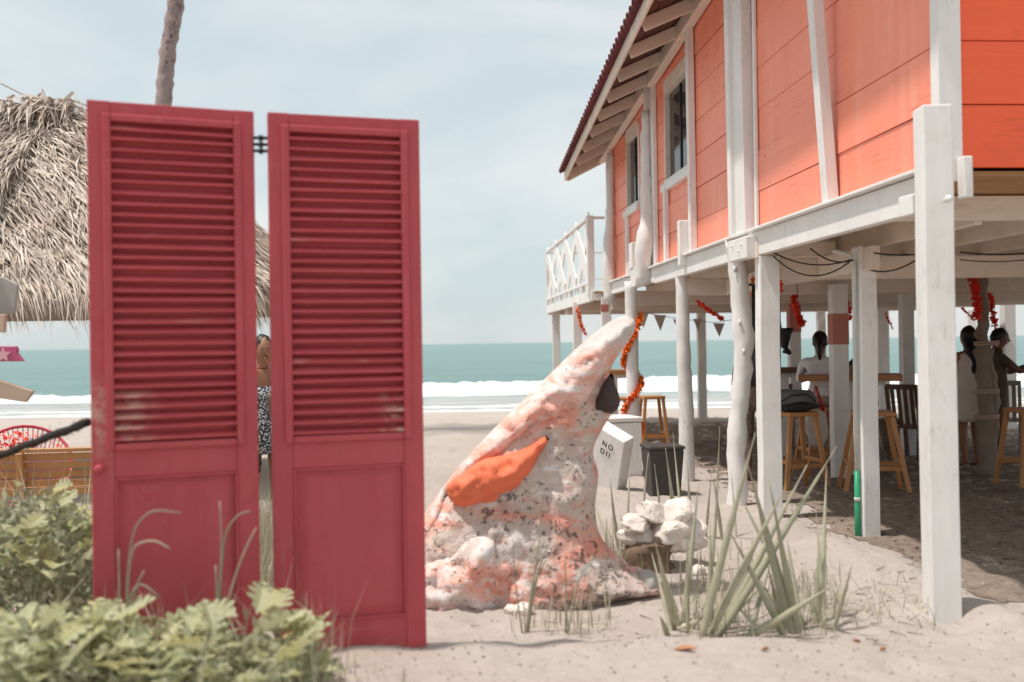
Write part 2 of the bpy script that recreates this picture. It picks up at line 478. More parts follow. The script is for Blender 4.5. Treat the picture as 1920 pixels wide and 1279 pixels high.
def sea_mat():
    m, nt, b = new_mat('sea_water')
    v = coords(nt, (0.35, 1.0, 1.0), perobj=False)
    geo = nt.nodes.new('ShaderNodeNewGeometry')
    sep = nt.nodes.new('ShaderNodeSeparateXYZ'); nt.links.new(geo.outputs['Position'], sep.inputs[0])
    n1 = noise(nt, v, 0.12, 6, 0.65)
    n2 = noise(nt, v, 1.4, 6, 0.65, 0.3)
    c = mixrgb(nt, ramp(nt, n1, 0.3, 0.7), (0.105, 0.205, 0.20), (0.145, 0.25, 0.24))
    c = mixrgb(nt, ramp(nt, n2, 0.5, 0.75, 0, 0.5), c, (0.062, 0.135, 0.138))
    shore = ramp(nt, sep.outputs['Y'], 31, 45, 1, 0)      # thin silty water over sand
    c = mixrgb(nt, ramp(nt, shore, 0, 0.5, 0, 1), c, (0.33, 0.33, 0.31))
    nf = noise(nt, coords(nt, (0.25, 1.6, 1.0), perobj=False), 1.1, 7, 0.7, 0.6)
    fo = nt.nodes.new('ShaderNodeMath'); fo.operation = 'MULTIPLY'
    nt.links.new(ramp(nt, nf, 0.50, 0.58), fo.inputs[0]); nt.links.new(ramp(nt, sep.outputs['Y'], 34.5, 37.5, 1, 0.25), fo.inputs[1])
    fo2 = nt.nodes.new('ShaderNodeMath'); fo2.operation = 'MULTIPLY'
    nt.links.new(fo.outputs[0], fo2.inputs[0]); nt.links.new(ramp(nt, sep.outputs['Y'], 41, 47, 1, 0), fo2.inputs[1])
    c = mixrgb(nt, fo2.outputs[0], c, (0.8, 0.81, 0.80))
    nt.links.new(c, b.inputs['Base Color'])
    b.inputs['Roughness'].default_value = 0.28
    b.inputs['IOR'].default_value = 1.33
    b.inputs['Specular IOR Level'].default_value = 0.35
    n4 = noise(nt, v, 0.5, 8, 0.7)
    bump(nt, b, n4, 0.9, 0.5)
    return m
M['sea'] = sea_mat()

def foam_mat():
    m, nt, b = new_mat('sea_foam')
    v = coords(nt, perobj=False)
    n1 = noise(nt, v, 2.5, 6, 0.7)
    c = mixrgb(nt, ramp(nt, n1, 0.3, 0.6), (0.66, 0.72, 0.72), (0.86, 0.87, 0.86))
    nt.links.new(c, b.inputs['Base Color']); b.inputs['Roughness'].default_value = 0.9
    b.inputs['Specular IOR Level'].default_value = 0.1
    bump(nt, b, n1, 0.8, 0.1)
    return m
M['foam'] = foam_mat()

def sculpt_mat(name='mottled_sculpture_paint', base=(0.60, 0.50, 0.445), coral=(0.76, 0.33, 0.25), c0=0.47, c1=0.60, spk=1.0):
    m, nt, b = new_mat(name)
    v = coords(nt, perobj=False)
    vs = coords(nt, (1.0, 1.0, 1.0), perobj=False)
    vr = coords(nt, (0.7, 1.0, 2.0), perobj=False); vr.node.inputs['Rotation'].default_value = (0, math.radians(48), 0)
    n1 = noise(nt, vr, 2.6, 5, 0.65, 0.7)
    n2 = noise(nt, vr, 5.5, 5, 0.65, 0.6)
    c = mixrgb(nt, ramp(nt, n1, c0, c1), base, coral)
    c = mixrgb(nt, ramp(nt, n2, 0.58, 0.66, 0, 0.9), c, (0.70, 0.46, 0.40))
    n3 = noise(nt, v, 4.0, 4, 0.6, 0.4)
    c = mixrgb(nt, ramp(nt, n3, 0.58, 0.68, 0, 0.8), c, (0.50, 0.42, 0.36))
    # black specks and scribbles, thicker round the belly; grey on the tip of the snout
    sep = nt.nodes.new('ShaderNodeSeparateXYZ'); nt.links.new(v, sep.inputs[0])
    nd = nt.nodes.new('ShaderNodeTexNoise'); nd.inputs['Scale'].default_value = 22.0; nt.links.new(v, nd.inputs['Vector'])
    vd = nt.nodes.new('ShaderNodeMix'); vd.data_type = 'VECTOR'; vd.inputs[0].default_value = 0.14
    nt.links.new(v, vd.inputs[4]); nt.links.new(nd.outputs['Color'], vd.inputs[5])
    vo = nt.nodes.new('ShaderNodeTexVoronoi'); vo.inputs['Scale'].default_value = 21.0; nt.links.new(vd.outputs[1], vo.inputs['Vector'])
    nb = noise(nt, v, 3.2, 4, 0.6)
    belly = ramp(nt, sep.outputs['Z'], 0.95, 0.45, 0.0, 0.16 * spk)
    dn = nt.nodes.new('ShaderNodeMath'); dn.operation = 'ADD'
    nt.links.new(ramp(nt, nb, 0.36, 0.66, 0.08 * spk, 0.40 * spk), dn.inputs[0]); nt.links.new(belly, dn.inputs[1])
    lt = nt.nodes.new('ShaderNodeMath'); lt.operation = 'LESS_THAN'
    nt.links.new(vo.outputs['Distance'], lt.inputs[0]); nt.links.new(dn.outputs[0], lt.inputs[1])
    n5 = noise(nt, v, 26.0, 4, 0.7)
    sp = nt.nodes.new('ShaderNodeMath'); sp.operation = 'MULTIPLY'
    nt.links.new(lt.outputs[0], sp.inputs[0]); nt.links.new(ramp(nt, n5, 0.42, 0.56, 0, 0.85), sp.inputs[1])
    c = mixrgb(nt, sp.outputs[0], c, (0.10, 0.08, 0.072))
    nl = noise(nt, vr, 3.5, 6, 0.7, 1.6)
    c = mixrgb(nt, ramp(nt, nl, 0.56, 0.63, 0, 0.85), c, (0.76, 0.72, 0.69))
    c = mixrgb(nt, ramp(nt, sep.outputs['Z'], 1.30, 1.42, 0, 0.7), c, (0.52, 0.50, 0.48))
    nt.links.new(c, b.inputs['Base Color']); b.inputs['Roughness'].default_value = 0.75
    b.inputs['Specular IOR Level'].default_value = 0.25
    # plaster cracks
    ve = nt.nodes.new('ShaderNodeTexVoronoi'); ve.feature = 'DISTANCE_TO_EDGE'; ve.inputs['Scale'].default_value = 5.0; nt.links.new(vd.outputs[1], ve.inputs['Vector'])
    nm0 = noise(nt, v, 13.0, 7, 0.7)
    mm = nt.nodes.new('ShaderNodeMath'); mm.operation = 'MULTIPLY_ADD'; mm.inputs[1].default_value = 0.5
    mm.inputs[1].default_value = 0.12
    nt.links.new(ramp(nt, ve.outputs['Distance'], 0.0, 0.05), mm.inputs[0]); nt.links.new(nm0, mm.inputs[2])
    nm = mm.outputs[0]
    bump(nt, b, nm, 0.9, 0.022)
    return m
M['sculpt'] = sculpt_mat()
M['sculpt_top'] = sculpt_mat('white_coral_sculpture_paint', (0.80, 0.72, 0.69), (0.86, 0.41, 0.32), 0.43, 0.60, 0.66)
M['sculpt_orange'] = paint('orange_sculpture_paint', (0.82, 0.20, 0.095), (0.70, 0.14, 0.065), grain=(9, 9, 22), rough=0.65, bstr=1.0, var=0.3)
M['sculpt_shade'] = paint('sculpture_mouth_shade', (0.07, 0.05, 0.048), (0.04, 0.03, 0.03), rough=0.8, bstr=0.6)  # shade between the jaws, put into the colour

def scuffed(base, name, col, dark, axis_, a0, a1, b0, b1, zr=None):
    """the door paint with a scuffed, rubbed-through patch at one place on the board"""
    m = M[base].copy(); m.name = name; nt = m.node_tree
    b = [n for n in nt.nodes if n.type == 'BSDF_PRINCIPLED'][0]
    old = b.inputs['Base Color'].links[0].from_socket
    tc = nt.nodes.new('ShaderNodeTexCoord'); sep = nt.nodes.new('ShaderNodeSeparateXYZ'); nt.links.new(tc.outputs['Object'], sep.inputs[0])
    m1 = ramp(nt, sep.outputs[axis_], a0, a1)
    m2 = ramp(nt, sep.outputs[axis_], b0, b1, 1, 0)
    v = coords(nt, (1, 1, 1)); nz = noise(nt, v, 16.0, 6, 0.7, 0.4)
    mu = nt.nodes.new('ShaderNodeMath'); mu.operation = 'MULTIPLY'; nt.links.new(m1, mu.inputs[0]); nt.links.new(m2, mu.inputs[1])
    mu2 = nt.nodes.new('ShaderNodeMath'); mu2.operation = 'MULTIPLY'; nt.links.new(mu.outputs[0], mu2.inputs[0]); nt.links.new(ramp(nt, nz, 0.42, 0.58, 0, 0.8), mu2.inputs[1])
    c = mixrgb(nt, mu2.outputs[0], old, col)
    nt.links.new(c, b.inputs['Base Color'])
    M[name] = m
scuffed('door', 'door_scuffed', (0.58, 0.33, 0.27), None, 'Z', 1.05, 1.18, 1.30, 1.42)
scuffed('slat', 'slat_scuff_near_edge', (0.60, 0.36, 0.30), None, 'X', -1.0, -0.9, 0.16, 0.26)
scuffed('slat', 'slat_scuff_far_edge', (0.66, 0.45, 0.36), None, 'X', 0.42, 0.48, 3.0, 4.0)

# ================================================================== setting: sand and sea
def sstep(a, b, x):
    t = max(0.0, min(1.0, (x - a) / (b - a)))
    return t * t * (3 - 2 * t)

GY = [(-80, 0.3), (2, 0.02), (6, 0.0), (9, 0.0), (11, -0.06), (14, -0.12), (22, -0.26), (27, -0.36), (33, -0.76), (45, -2.2), (80, -6)]
def base_z(y):
    for (y0, z0), (y1, z1) in zip(GY, GY[1:]):
        if y <= y1:
            t = max(0.0, (y - y0) / (y1 - y0)); return z0 + (z1 - z0) * t
    return -6.0

def edge_x(y):
    """foot of the bank of blown sand along the house"""
    return 2.66 - 0.055 * (y - 5.0) + 0.10 * math.sin(y * 2.3) + 0.05 * math.sin(y * 5.1 + 1)

def ground_z(x, y):
    z = base_z(y)
    bank = (1 - sstep(-0.42, 0.02, x - edge_x(y))) * (1 - sstep(6.6, 9.6, y))
    z += 0.10 * bank
    # a swell of blown sand across the foreground, higher round the red doors
    z += 0.115 * (1 - sstep(0.9, 2.3, x)) * (1 - sstep(4.15, 4.75, y)) * sstep(-3, 2.0, y)
    z += 0.05 * (1 - sstep(-0.9, 0.1, x)) * (1 - sstep(4.6, 7.5, y)) * sstep(-3, 2.0, y)
    # heap against the corner post, scoop at its foot
    z += 0.17 * math.exp(-(((x - 1.98) / 0.42) ** 2 + ((y - 6.05) / 0.6) ** 2))
    z += 0.13 * math.exp(-(((x - 2.50) / 0.20) ** 2 + ((y - 5.05) / 0.40) ** 2))
    z -= 0.10 * math.exp(-(((x - 2.20) / 0.10) ** 2 + ((y - 4.99) / 0.09) ** 2))
    z -= 0.05 * sstep(1.55, 2.0, x) * (1 - sstep(5.1, 5.6, y)) * sstep(4.0, 4.7, y)
    amp = sstep(24, 12, y) if y < 24 else 0.0
    if y < 30:
        amp = 1.0 - sstep(22, 30, y)
        inside = sstep(-0.1, 0.5, x - edge_x(y)) if y < 23 else 0.0
        rough = 0.018 + 0.020 * inside
        z += amp * (rough * 1.1 * fbm((x * 1.1, y * 1.1, 0.3), 3) + rough * 0.75 * fbm((x * 4.0, y * 4.0, 2.0), 3))
        # footprints: rounded dents
        if -2.5 < y < 24:
            n = mnoise.voronoi(Vector((x * 2.3, y * 2.3, 0.5)))[0]
            z -= amp * ((0.028 + 0.018 * inside) * (1 - sstep(0.05, 0.34, n[0])) - 0.010 * (1 - sstep(0.0, 0.16, abs(n[0] - 0.38))))
    return z

def axis(segs):
    out = []
    for a, b, st_ in segs:
        n = max(1, round((b - a) / st_)); out += [a + (b - a) * i / n for i in range(n)]
    out.append(segs[-1][1]); return out

def grid_mesh(xs, ys, zf):
    vs = [(x, y, zf(x, y)) for y in ys for x in xs]
    nx = len(xs)
    fs = [(j * nx + i, j * nx + i + 1, (j + 1) * nx + i + 1, (j + 1) * nx + i) for j in range(len(ys) - 1) for i in range(nx - 1)]
    mb = MB(); mb.add(vs, fs, 0, True)
    return mb

xs = axis([(-600, -60, 60), (-60, -8, 4), (-8, -3, 0.25), (-3, 5, 0.045), (5, 12, 0.16), (12, 60, 4), (60, 600, 60)])
ys = axis([(-80, -5, 8), (-5, 2.6, 0.4), (2.6, 9.0, 0.045), (9.0, 16, 0.11), (16, 36, 0.3), (36, 80, 6)])
sand = grid_mesh(xs, ys, ground_z).build('sand', M['sand']); tag(sand, kind='structure')

# separate ground sheet under the house, darker and browner than the sand
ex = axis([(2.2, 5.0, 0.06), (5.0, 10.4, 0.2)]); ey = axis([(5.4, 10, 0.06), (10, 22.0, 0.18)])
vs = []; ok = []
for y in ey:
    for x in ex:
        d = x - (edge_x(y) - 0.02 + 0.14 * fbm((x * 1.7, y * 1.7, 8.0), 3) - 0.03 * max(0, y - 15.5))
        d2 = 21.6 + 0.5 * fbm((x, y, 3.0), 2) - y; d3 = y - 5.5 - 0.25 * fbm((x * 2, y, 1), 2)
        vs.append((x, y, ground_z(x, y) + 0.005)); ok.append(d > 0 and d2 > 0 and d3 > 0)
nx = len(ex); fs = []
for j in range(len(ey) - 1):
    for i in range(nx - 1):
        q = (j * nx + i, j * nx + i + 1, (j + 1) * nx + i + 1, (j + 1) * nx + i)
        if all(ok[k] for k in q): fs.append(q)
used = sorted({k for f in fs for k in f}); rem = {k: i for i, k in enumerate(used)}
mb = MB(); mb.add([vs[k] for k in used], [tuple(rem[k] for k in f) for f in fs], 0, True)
tag(mb.build('house_ground_sheet', M['house_ground']), kind='structure')

SEA_Z = -0.70
def sea_z(x, y):
    far = sstep(600, 60, y) if False else max(0.0, 1 - y / 500.0)
    z = SEA_Z
    z += far * (0.07 * math.sin(y * 0.55 + 0.4 * math.sin(x * 0.11)) + 0.10 * fbm((x * 0.12, y * 0.35, 1.0), 3)) * sstep(33, 50, y)
    # swell that rises to break
    yc = 45.5 + 0.9 * math.sin(x * 0.09 + 0.6) + 0.5 * fbm((x * 0.2, 0, 4.0), 2)
    z += (0.34 + 0.16 * fbm((x * 0.12, 3.0, 0), 2)) * math.exp(-((y - yc) / (2.6 if y > yc else 1.3)) ** 2)
    return z
xs = axis([(-9000, -600, 1400), (-600, -80, 40), (-80, -30, 4), (-30, 40, 0.6), (40, 90, 4), (90, 600, 40), (600, 9000, 1400)])
ys = axis([(31.0, 60, 0.35), (60, 120, 1.5), (120, 500, 20), (500, 12000, 1900)])
sea = grid_mesh(xs, ys, sea_z).build('sea', M['sea']); tag(sea, kind='structure')

# breaking wave: a rolling, lumpy bank of foam
def foam_bank(name, y0, width, height, xr, step, seed, thr):
    xs_ = np.arange(xr[0], xr[1], step); n = 13
    lf = lambda x: 0.45 + 0.55 * sstep(-9, -1, x)
    vs = []; fs = []
    for i, x in enumerate(xs_):
        yc = y0 + 0.9 * math.sin(x * 0.09 + 0.6) + 0.5 * fbm((x * 0.2, 0, 4.0), 2)
        h = height * (0.62 + 0.75 * max(0, fbm((x * 0.09 + seed, 1.3, 0), 2) + 0.35)) * sstep(-1.0, 0.2, fbm((x * 0.05, seed, 2), 2) + thr) * lf(x)
        for k in range(n):
            t = k / (n - 1)
            y = yc - width * 0.62 + width * t
            z = SEA_Z - 0.03 + h * (math.sin(PI * min(1, t * 1.0)) ** 0.8) * (0.6 + 0.6 * t)
            q = 0.26 * height * fbm((x * 1.6, y * 1.6, seed), 4)
            z += q * math.sin(PI * t)
            y += 0.35 * fbm((x * 1.1, seed, k * 0.4), 3)
            vs.append((x, y, z))
    for i in range(len(xs_) - 1):
        for k in range(n - 1):
            fs.append((i * n + k, (i + 1) * n + k, (i + 1) * n + k + 1, i * n + k + 1))
    mb = MB(); mb.add(vs, fs, 0, True)
    return tag(mb.build(name, M['foam']), kind='structure')
foam_bank('breaking_wave', 45.0, 4.4, 0.60, (-45, 60), 0.22, 3.0, 0.9)
foam_bank('breaking_wave', 52.5, 2.2, 0.35, (4, 40), 0.25, 9.0, 0.45)
# thin foam lip where the water runs out on the sand
def foam_lip(yb, seed, w):
    vs = []; fs = []; n = 5
    xs_ = np.arange(-45, 60, 0.25)
    for x in xs_:
        y0 = yb + 0.55 * fbm((x * 0.16, seed, 0), 3) + 0.1 * fbm((x * 1.2, seed, 4), 2)
        ww = w * (0.5 + 0.9 * abs(fbm((x * 0.3, seed, 7), 3)))
        zb = max(SEA_Z, base_z(y0) + 0.0)
        for k in range(n):
            t = k / (n - 1)
            yy = y0 + ww * t
            vs.append((x, yy, max(SEA_Z + 0.004, base_z(yy) + 0.010) + 0.045 * math.sin(PI * t) * (0.5 + abs(fbm((x * 2, yy * 2, seed), 2)))))
    for i in range(len(xs_) - 1):
        for k in range(n - 1):
            fs.append((i * n + k, (i + 1) * n + k, (i + 1) * n + k + 1, i * n + k + 1))
    mb = MB(); mb.add(vs, fs, 0, True)
    return tag(mb.build('foam_edge', M['foam']), kind='structure')
foam_lip(32.2, 1.0, 0.8); foam_lip(34.6, 5.0, 0.3)

# ================================================================== the stilt house
H_SLOPE = 0.075
H_O = Vector((2.36, 5.4, 0)); H_A = math.atan(H_SLOPE)
house = empty('stilt_house', H_O, H_A, 'coral plank house on white stilts with maroon tiled roof and seaward balcony', 'house')
hm_inv = (Matrix.Translation(H_O) @ Matrix.Rotation(H_A, 4, 'Z')).inverted()
def HL(px, py, Y):
    return hm_inv @ P(px, py, Y)
def HW(px, py, n=0.0):
    """point of the long wall plane (n metres inward) seen at a photo pixel, in house coordinates"""
    c = hm_inv @ Vector((0, 0, CAM_Z)); q = hm_inv @ P(px, py, 10.0); d = q - c
    t = (n - c.x) / d.x
    return c + d * t
LEN = 10.55; WID = 7.2
FLOOR = 2.42
def plate_z(s): return 4.50 + 0.072 * (10.5 - s)
SEAMS = [2.42, 2.765, 3.11, 3.46, 3.81, 4.16, 4.51, 4.86, 5.21]

def plank_strip(parent, s0, s1, z0, z1, side='left'):
    g = random.choice((0.005, 0.006, 0.009))
    mb = MB()
    o_ = random.uniform(-0.006, 0.004)
    zt0, zt1 = z1 - g, z1 - g
    if side == 'left':
        zt0, zt1 = min(z1 - g, plate_z(s0)), min(z1 - g, plate_z(s1))
        if min(zt0, zt1) - z0 < 0.02: return
        j = lambda: random.uniform(-0.004, 0.003)
        vs = [(o_, s0, z0 + j()), (o_, s1, z0 + j()), (o_, s1, zt1 + j()), (o_, s0, zt0 + j()),
              (0.03, s0, z0), (0.03, s1, z0), (0.03, s1, zt1), (0.03, s0, zt0)]
        mb.add(vs, [(0, 3, 2, 1), (4, 5, 6, 7), (0, 1, 5, 4), (1, 2, 6, 5), (2, 3, 7, 6), (3, 0, 4, 7)])
        mb.build('wall_plank', M['coral'], parent)
    else:
        mb.box(s0, s1, o_, 0.03, z0, z1 - g)
        mb.build('wall_plank', M['coral_deep'], parent)

# windows in wall coordinates
w1a = HW(1248, 372); w1b = HW(1297, 338)
W1 = (HW(1297, 340).y, HW(1248, 370).y)          # (near, far)
W2 = (HW(1200, 385).y, HW(1176, 402).y)
W_Z = (3.36, 4.54)
stud = [HW(1783, 300).y, HW(1570, 385).y, HW(1412, 440).y, HW(1306, 470).y, HW(1255, 490).y, HW(1232, 505).y, HW(1182, 520).y, LEN - 0.05]
# planks bay by bay
bays = [(0.02, stud[1]), (stud[1], stud[2]), (stud[2], W1[0]), (W1[0], W1[1]), (W1[1], W2[0]), (W2[0], W2[1]), (W2[1], LEN)]
for bi, (a, b) in enumerate(bays):
    for z0, z1 in zip(SEAMS, SEAMS[1:]):
        if bi in (3, 5):
            lo, hi = W_Z; hi = min(hi, plate_z(b) - 0.16)
            if z0 < lo: plank_strip(house, a, b, z0, min(z1, lo))
            if z1 > hi: plank_strip(house, a, b, max(z0, hi), z1)
        else:
            plank_strip(house, a, b, z0, z1)
# end wall facing the camera (gable), planks to the eaves and gable above
for z0, z1 in zip(SEAMS, SEAMS[1:]):
    plank_strip(house, 0.0, WID, z0, z1, 'end')
mb = MB(); mb.prism([(0, 5.215), (WID, 5.215), (WID / 2, 6.75)], 0.0, 0.03); mb.build('gable_board', M['coral_deep'], house)
# plain far and inland walls
for z0, z1 in zip(SEAMS, SEAMS[1:-2]):
    mb = MB(); mb.box(0.04, WID, LEN - 0.03, LEN, z0, z1 - 0.004); mb.build('wall_plank', M['coral'], house)
    mb = MB(); mb.box(WID - 0.03, WID, 0.04, LEN - 0.04, z0, z1 - 0.004); mb.build('wall_plank', M['coral'], house)
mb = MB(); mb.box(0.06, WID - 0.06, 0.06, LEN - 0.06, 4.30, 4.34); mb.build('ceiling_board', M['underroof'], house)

# corner trim, studs
def studbar(s, w, out, z0, z1, lean=0.0, mat='white', wob=0.0, name='wall_stud', n0=-0.004):
    mb = MB()
    mb.bar((n0 - out / 2, s, z0), (n0 - out / 2 - lean, s + wob, z1), w, out, upv=(1, 0, 0))
    return bevel(mb.build(name, M[mat], house), 0.006)
studbar(0.045, 0.09, 0.022, 2.3, 5.3, 0.004, name='corner_trim')
mb = MB(); mb.bar((0.028, -0.014, 2.34), (0.022, -0.014, 5.3), 0.125, 0.02, upv=(0, 1, 0)); mb.build('corner_trim', M['white'], house)
studbar(stud[1], 0.10, 0.085, 2.425, plate_z(stud[1]), 0.17)
studbar(stud[2] + 0.03, 0.26, 0.10, 2.425, plate_z(stud[2]), 0.02)
studbar(stud[2] + 0.20, 0.10, 0.14, 2.425, plate_z(stud[2]), 0.02)
studbar(stud[2] - 0.17, 0.05, 0.03, 2.43, plate_z(stud[2]), 0.0)
studbar(stud[3] - 0.02, 0.09, 0.075, 2.43, plate_z(stud[3]) - 0.02, 0.01)
studbar(stud[3] + 0.08, 0.10, 0.17, 2.30, 2.78, 0.0, 'white', name='short_stud')
studbar(stud[4], 0.09, 0.055, 2.43, W_Z[0], 0.0)
studbar(stud[5] - 0.05, 0.15, 0.05, 2.43, plate_z(stud[5]), 0.0)
studbar(stud[5] + 0.18, 0.12, 0.09, 2.43, plate_z(stud[5]), 0.0)
studbar(stud[6] + 0.02, 0.10, 0.05, 2.43, W_Z[0], 0.0)
studbar(LEN - 0.05, 0.10, 0.03, 2.36, plate_z(LEN), 0.0, name='corner_trim')

# windows
for (a, b) in (W1, W2):
    lo, hi = W_Z; hi = min(hi, plate_z(b) - 0.16)
    win = empty('window'); win.parent = house
    mb = MB(); mb.box(0.050, 0.058, a + 0.06, b - 0.06, lo + 0.04, hi - 0.02); mb.build('pane', M['glass'], win)
    mb = MB(); mb.box(-0.01, 0.062, a, a + 0.055, lo + 0.005, hi); mb.build('frame', M['white'], win)
    mb = MB(); mb.box(-0.006, 0.062, b - 0.05, b, lo + 0.005, hi); mb.build('frame', M['cream'], win)
    mb = MB(); mb.box(-0.02, 0.05, a + 0.056, b - 0.051, hi - 0.10, hi + 0.06); mb.build('frame', M['cream'], win)
    mb = MB(); mb.box(-0.055, 0.05, a - 0.03, b + 0.04, lo - 0.085, lo - 0.002); mb.build('sill', M['white'], win)
    mb = MB(); mb.box(-0.030, 0.049, a + 0.058, b - 0.052, lo, lo + 0.045); mb.build('sill', M['white'], win)
    mid = (a + b) / 2
    mb = MB(); mb.box(0.036, 0.049, mid - 0.018, mid + 0.018, lo + 0.046, hi - 0.11); mb.build('mullion', M['iron'], win)
    # black box added behind the glass, the room's darkness put into its colour
    mb = MB(); mb.box(0.065, 0.7, a + 0.001, b - 0.001, lo, hi); mb.build('dark_room_box', M['iron'], win)

# floor ledge and edge beams (two lengths meet at the big stud)
def hbar(name, a, b, w, h, mat='white', upv=(0, 0, 1), bv=0.005):
    mb = MB(); mb.bar(a, b, w, h, upv=upv); o = mb.build(name, M[mat], house)
    return bevel(o, bv) if bv else o
hbar('edge_beam', (-0.06, -0.10, 2.29), (-0.06, stud[2] - 0.25, 2.30), 0.07, 0.20)
hbar('edge_beam', (-0.075, stud[2] - 0.24, 2.30), (-0.05, stud[5] - 0.2, 2.30), 0.075, 0.19)
hbar('edge_beam', (-0.05, stud[5] - 0.19, 2.31), (-0.05, LEN + 0.2, 2.31), 0.07, 0.17)
hbar('floor_ledge', (-0.075, -0.02, 2.408), (-0.075, stud[2] - 0.26, 2.413), 0.14, 0.022)
hbar('floor_ledge', (-0.085, stud[2] - 0.23, 2.410), (-0.07, stud[5] - 0.2, 2.41), 0.14, 0.022)
hbar('floor_ledge', (-0.065, stud[5] - 0.18, 2.410), (-0.065, LEN, 2.41), 0.13, 0.022)
# brackets on the beam
def block(c, d, mat='white', name='bracket_block'):
    mb = MB(); mb.box(c[0] - d[0] / 2, c[0] + d[0] / 2, c[1] - d[1] / 2, c[1] + d[1] / 2, c[2] - d[2] / 2, c[2] + d[2] / 2, jit=0.003)
    return bevel(mb.build(name, M[mat], house), 0.006)
block((-0.14, stud[2] - 0.15, 2.27), (0.10, 0.5, 0.18))
LS2 = HW(1196, 500, -0.14).y
block((-0.14, LS2, 2.33), (0.12, 0.4, 0.24))
block((-0.15, LS2 + 0.12, 2.62), (0.13, 0.2, 0.34))
block((-0.12, stud[5] + 1.1, 2.48), (0.05, 0.08, 0.20))
for s_, z_ in ((stud[2] - 0.28, 2.30), (stud[2] - 0.2, 2.25), (stud[2] - 0.02, 2.31), (LS2 + 0.1, 2.40), (LS2 + 0.1, 2.70)):
    mb = MB(); mb.tube([(-0.19, s_, z_), (-0.205, s_, z_)], 0.010, 6); mb.build('bolt', M['white'], house)

# floor boards (run across), joists (run along), girders (run across)
FB0, FB1 = -0.02, WID
s_ = 0.05
bw = 0.146
board_me = MB(); board_me.box(0.02, WID, 0, bw - 0.008, 2.376, 2.404); board_me = board_me.mesh('floor_board', M['raw'])
while s_ < LEN - 0.1:
    obj('floor_board', board_me, house, (random.uniform(-0.01, 0.01), s_, random.uniform(-0.003, 0.003))); s_ += bw
for n_ in (0.62, 1.24, 1.9, 2.55, 3.2, 3.85, 4.5, 5.15, 5.8, 6.45, 7.1):
    hbar('joist', (n_, 0.77, 2.285), (n_, LEN, 2.285), 0.06, 0.176, 'cream')
hbar('end_beam', (0.0, 0.72, 2.29), (WID, 0.72, 2.29), 0.07, 0.15, 'cream')
for g_ in (3.0, 5.7, 8.4, 10.3):
    hbar('girder', (-0.02, g_, 2.095), (WID, g_, 2.095), 0.09, 0.19, 'cream')
hbar('girder', (0.47, 1.9, 2.09), (0.47, 5.6, 2.09), 0.07, 0.18, 'cream')

# roof: wall plate, rafters, boards, fascia, tiles
def eave(s):
    """outer lower edge of the rafters: inward offset and height"""
    t = max(-0.1, min(1.1, s / 10.9))
    return (-0.60 - 0.10 * (1 - t), plate_z(s) - 0.27 + 0.10 * (1 - t))
hbar('wall_plate', (-0.07, -0.6, plate_z(-0.6) - 0.01), (-0.07, stud[5] - 0.1, plate_z(stud[5]) - 0.01), 0.10, 0.17, 'cream')
hbar('wall_plate', (-0.07, stud[5] + 0.2, plate_z(stud[5]) - 0.03), (-0.07, LEN + 0.25, plate_z(LEN) - 0.03), 0.10, 0.15, 'cream')
RIDGE_N = WID / 2
def ridge_z(s): return plate_z(s) + 1.55
rs = LEN + 0.2
while rs > -0.7:
    e = eave(rs)
    hbar('rafter', (e[0] + 0.02, rs, e[1] + 0.0), (0.35, rs, plate_z(rs) + 0.21), 0.05, 0.13, 'cream')
    rs -= 0.75
S0, S1 = -0.75, LEN + 0.42
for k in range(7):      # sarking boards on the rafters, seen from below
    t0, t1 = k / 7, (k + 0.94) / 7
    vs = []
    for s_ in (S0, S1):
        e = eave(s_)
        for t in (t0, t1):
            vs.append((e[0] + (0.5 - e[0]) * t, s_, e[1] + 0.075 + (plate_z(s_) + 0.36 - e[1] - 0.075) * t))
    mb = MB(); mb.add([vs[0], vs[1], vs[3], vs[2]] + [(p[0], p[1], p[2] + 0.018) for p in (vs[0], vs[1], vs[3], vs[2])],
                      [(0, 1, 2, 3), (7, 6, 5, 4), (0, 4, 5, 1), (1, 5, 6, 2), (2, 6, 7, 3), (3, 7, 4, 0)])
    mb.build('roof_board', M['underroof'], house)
e0, e1 = eave(S0), eave(S1)
hbar('fascia', (e0[0] - 0.03, S0, e0[1] + 0.02), (e1[0] - 0.03, S1, e1[1] + 0.02), 0.03, 0.15, 'cream')
# barge board at the far gable end
hbar('barge_board', (e1[0] - 0.02, S1 + 0.02, e1[1] - 0.0), (0.25, S1 + 0.02, plate_z(S1) + 0.17), 0.03, 0.14, 'cream')
# barrel tiles: the eave courses one by one, the slope above as one sheet
tm = MB()
for sgn in (0,):
    n_ = 7; vs = []; fs = []
    for j, (L_, r_) in enumerate(((0.0, 0.082), (0.40, 0.068))):
        for k in range(n_):
            a = PI * k / (n_ - 1)
            vs.append((L_, -math.cos(a) * r_, math.sin(a) * r_ * 0.85))
    for j, (L_, r_) in enumerate(((0.0, 0.066), (0.40, 0.054))):
        for k in range(n_):
            a = PI * k / (n_ - 1)
            vs.append((L_, -math.cos(a) * r_, math.sin(a) * r_ * 0.85))
    for k in range(n_ - 1):
        fs.append((k, k + 1, n_ + k + 1, n_ + k)); fs.append((2 * n_ + k, 3 * n_ + k, 3 * n_ + k + 1, 2 * n_ + k + 1))
        fs.append((k, 2 * n_ + k, 2 * n_ + k + 1, k + 1))
    fs.append((0, n_, 3 * n_, 2 * n_)); fs.append((n_ - 1, 3 * n_ - 1, 4 * n_ - 1, 2 * n_ - 1))
    tm.add(vs, fs, 0, True)
tile_me = tm.mesh('roof_tile', M['tile'])
pitch = 0.162
s_ = S0
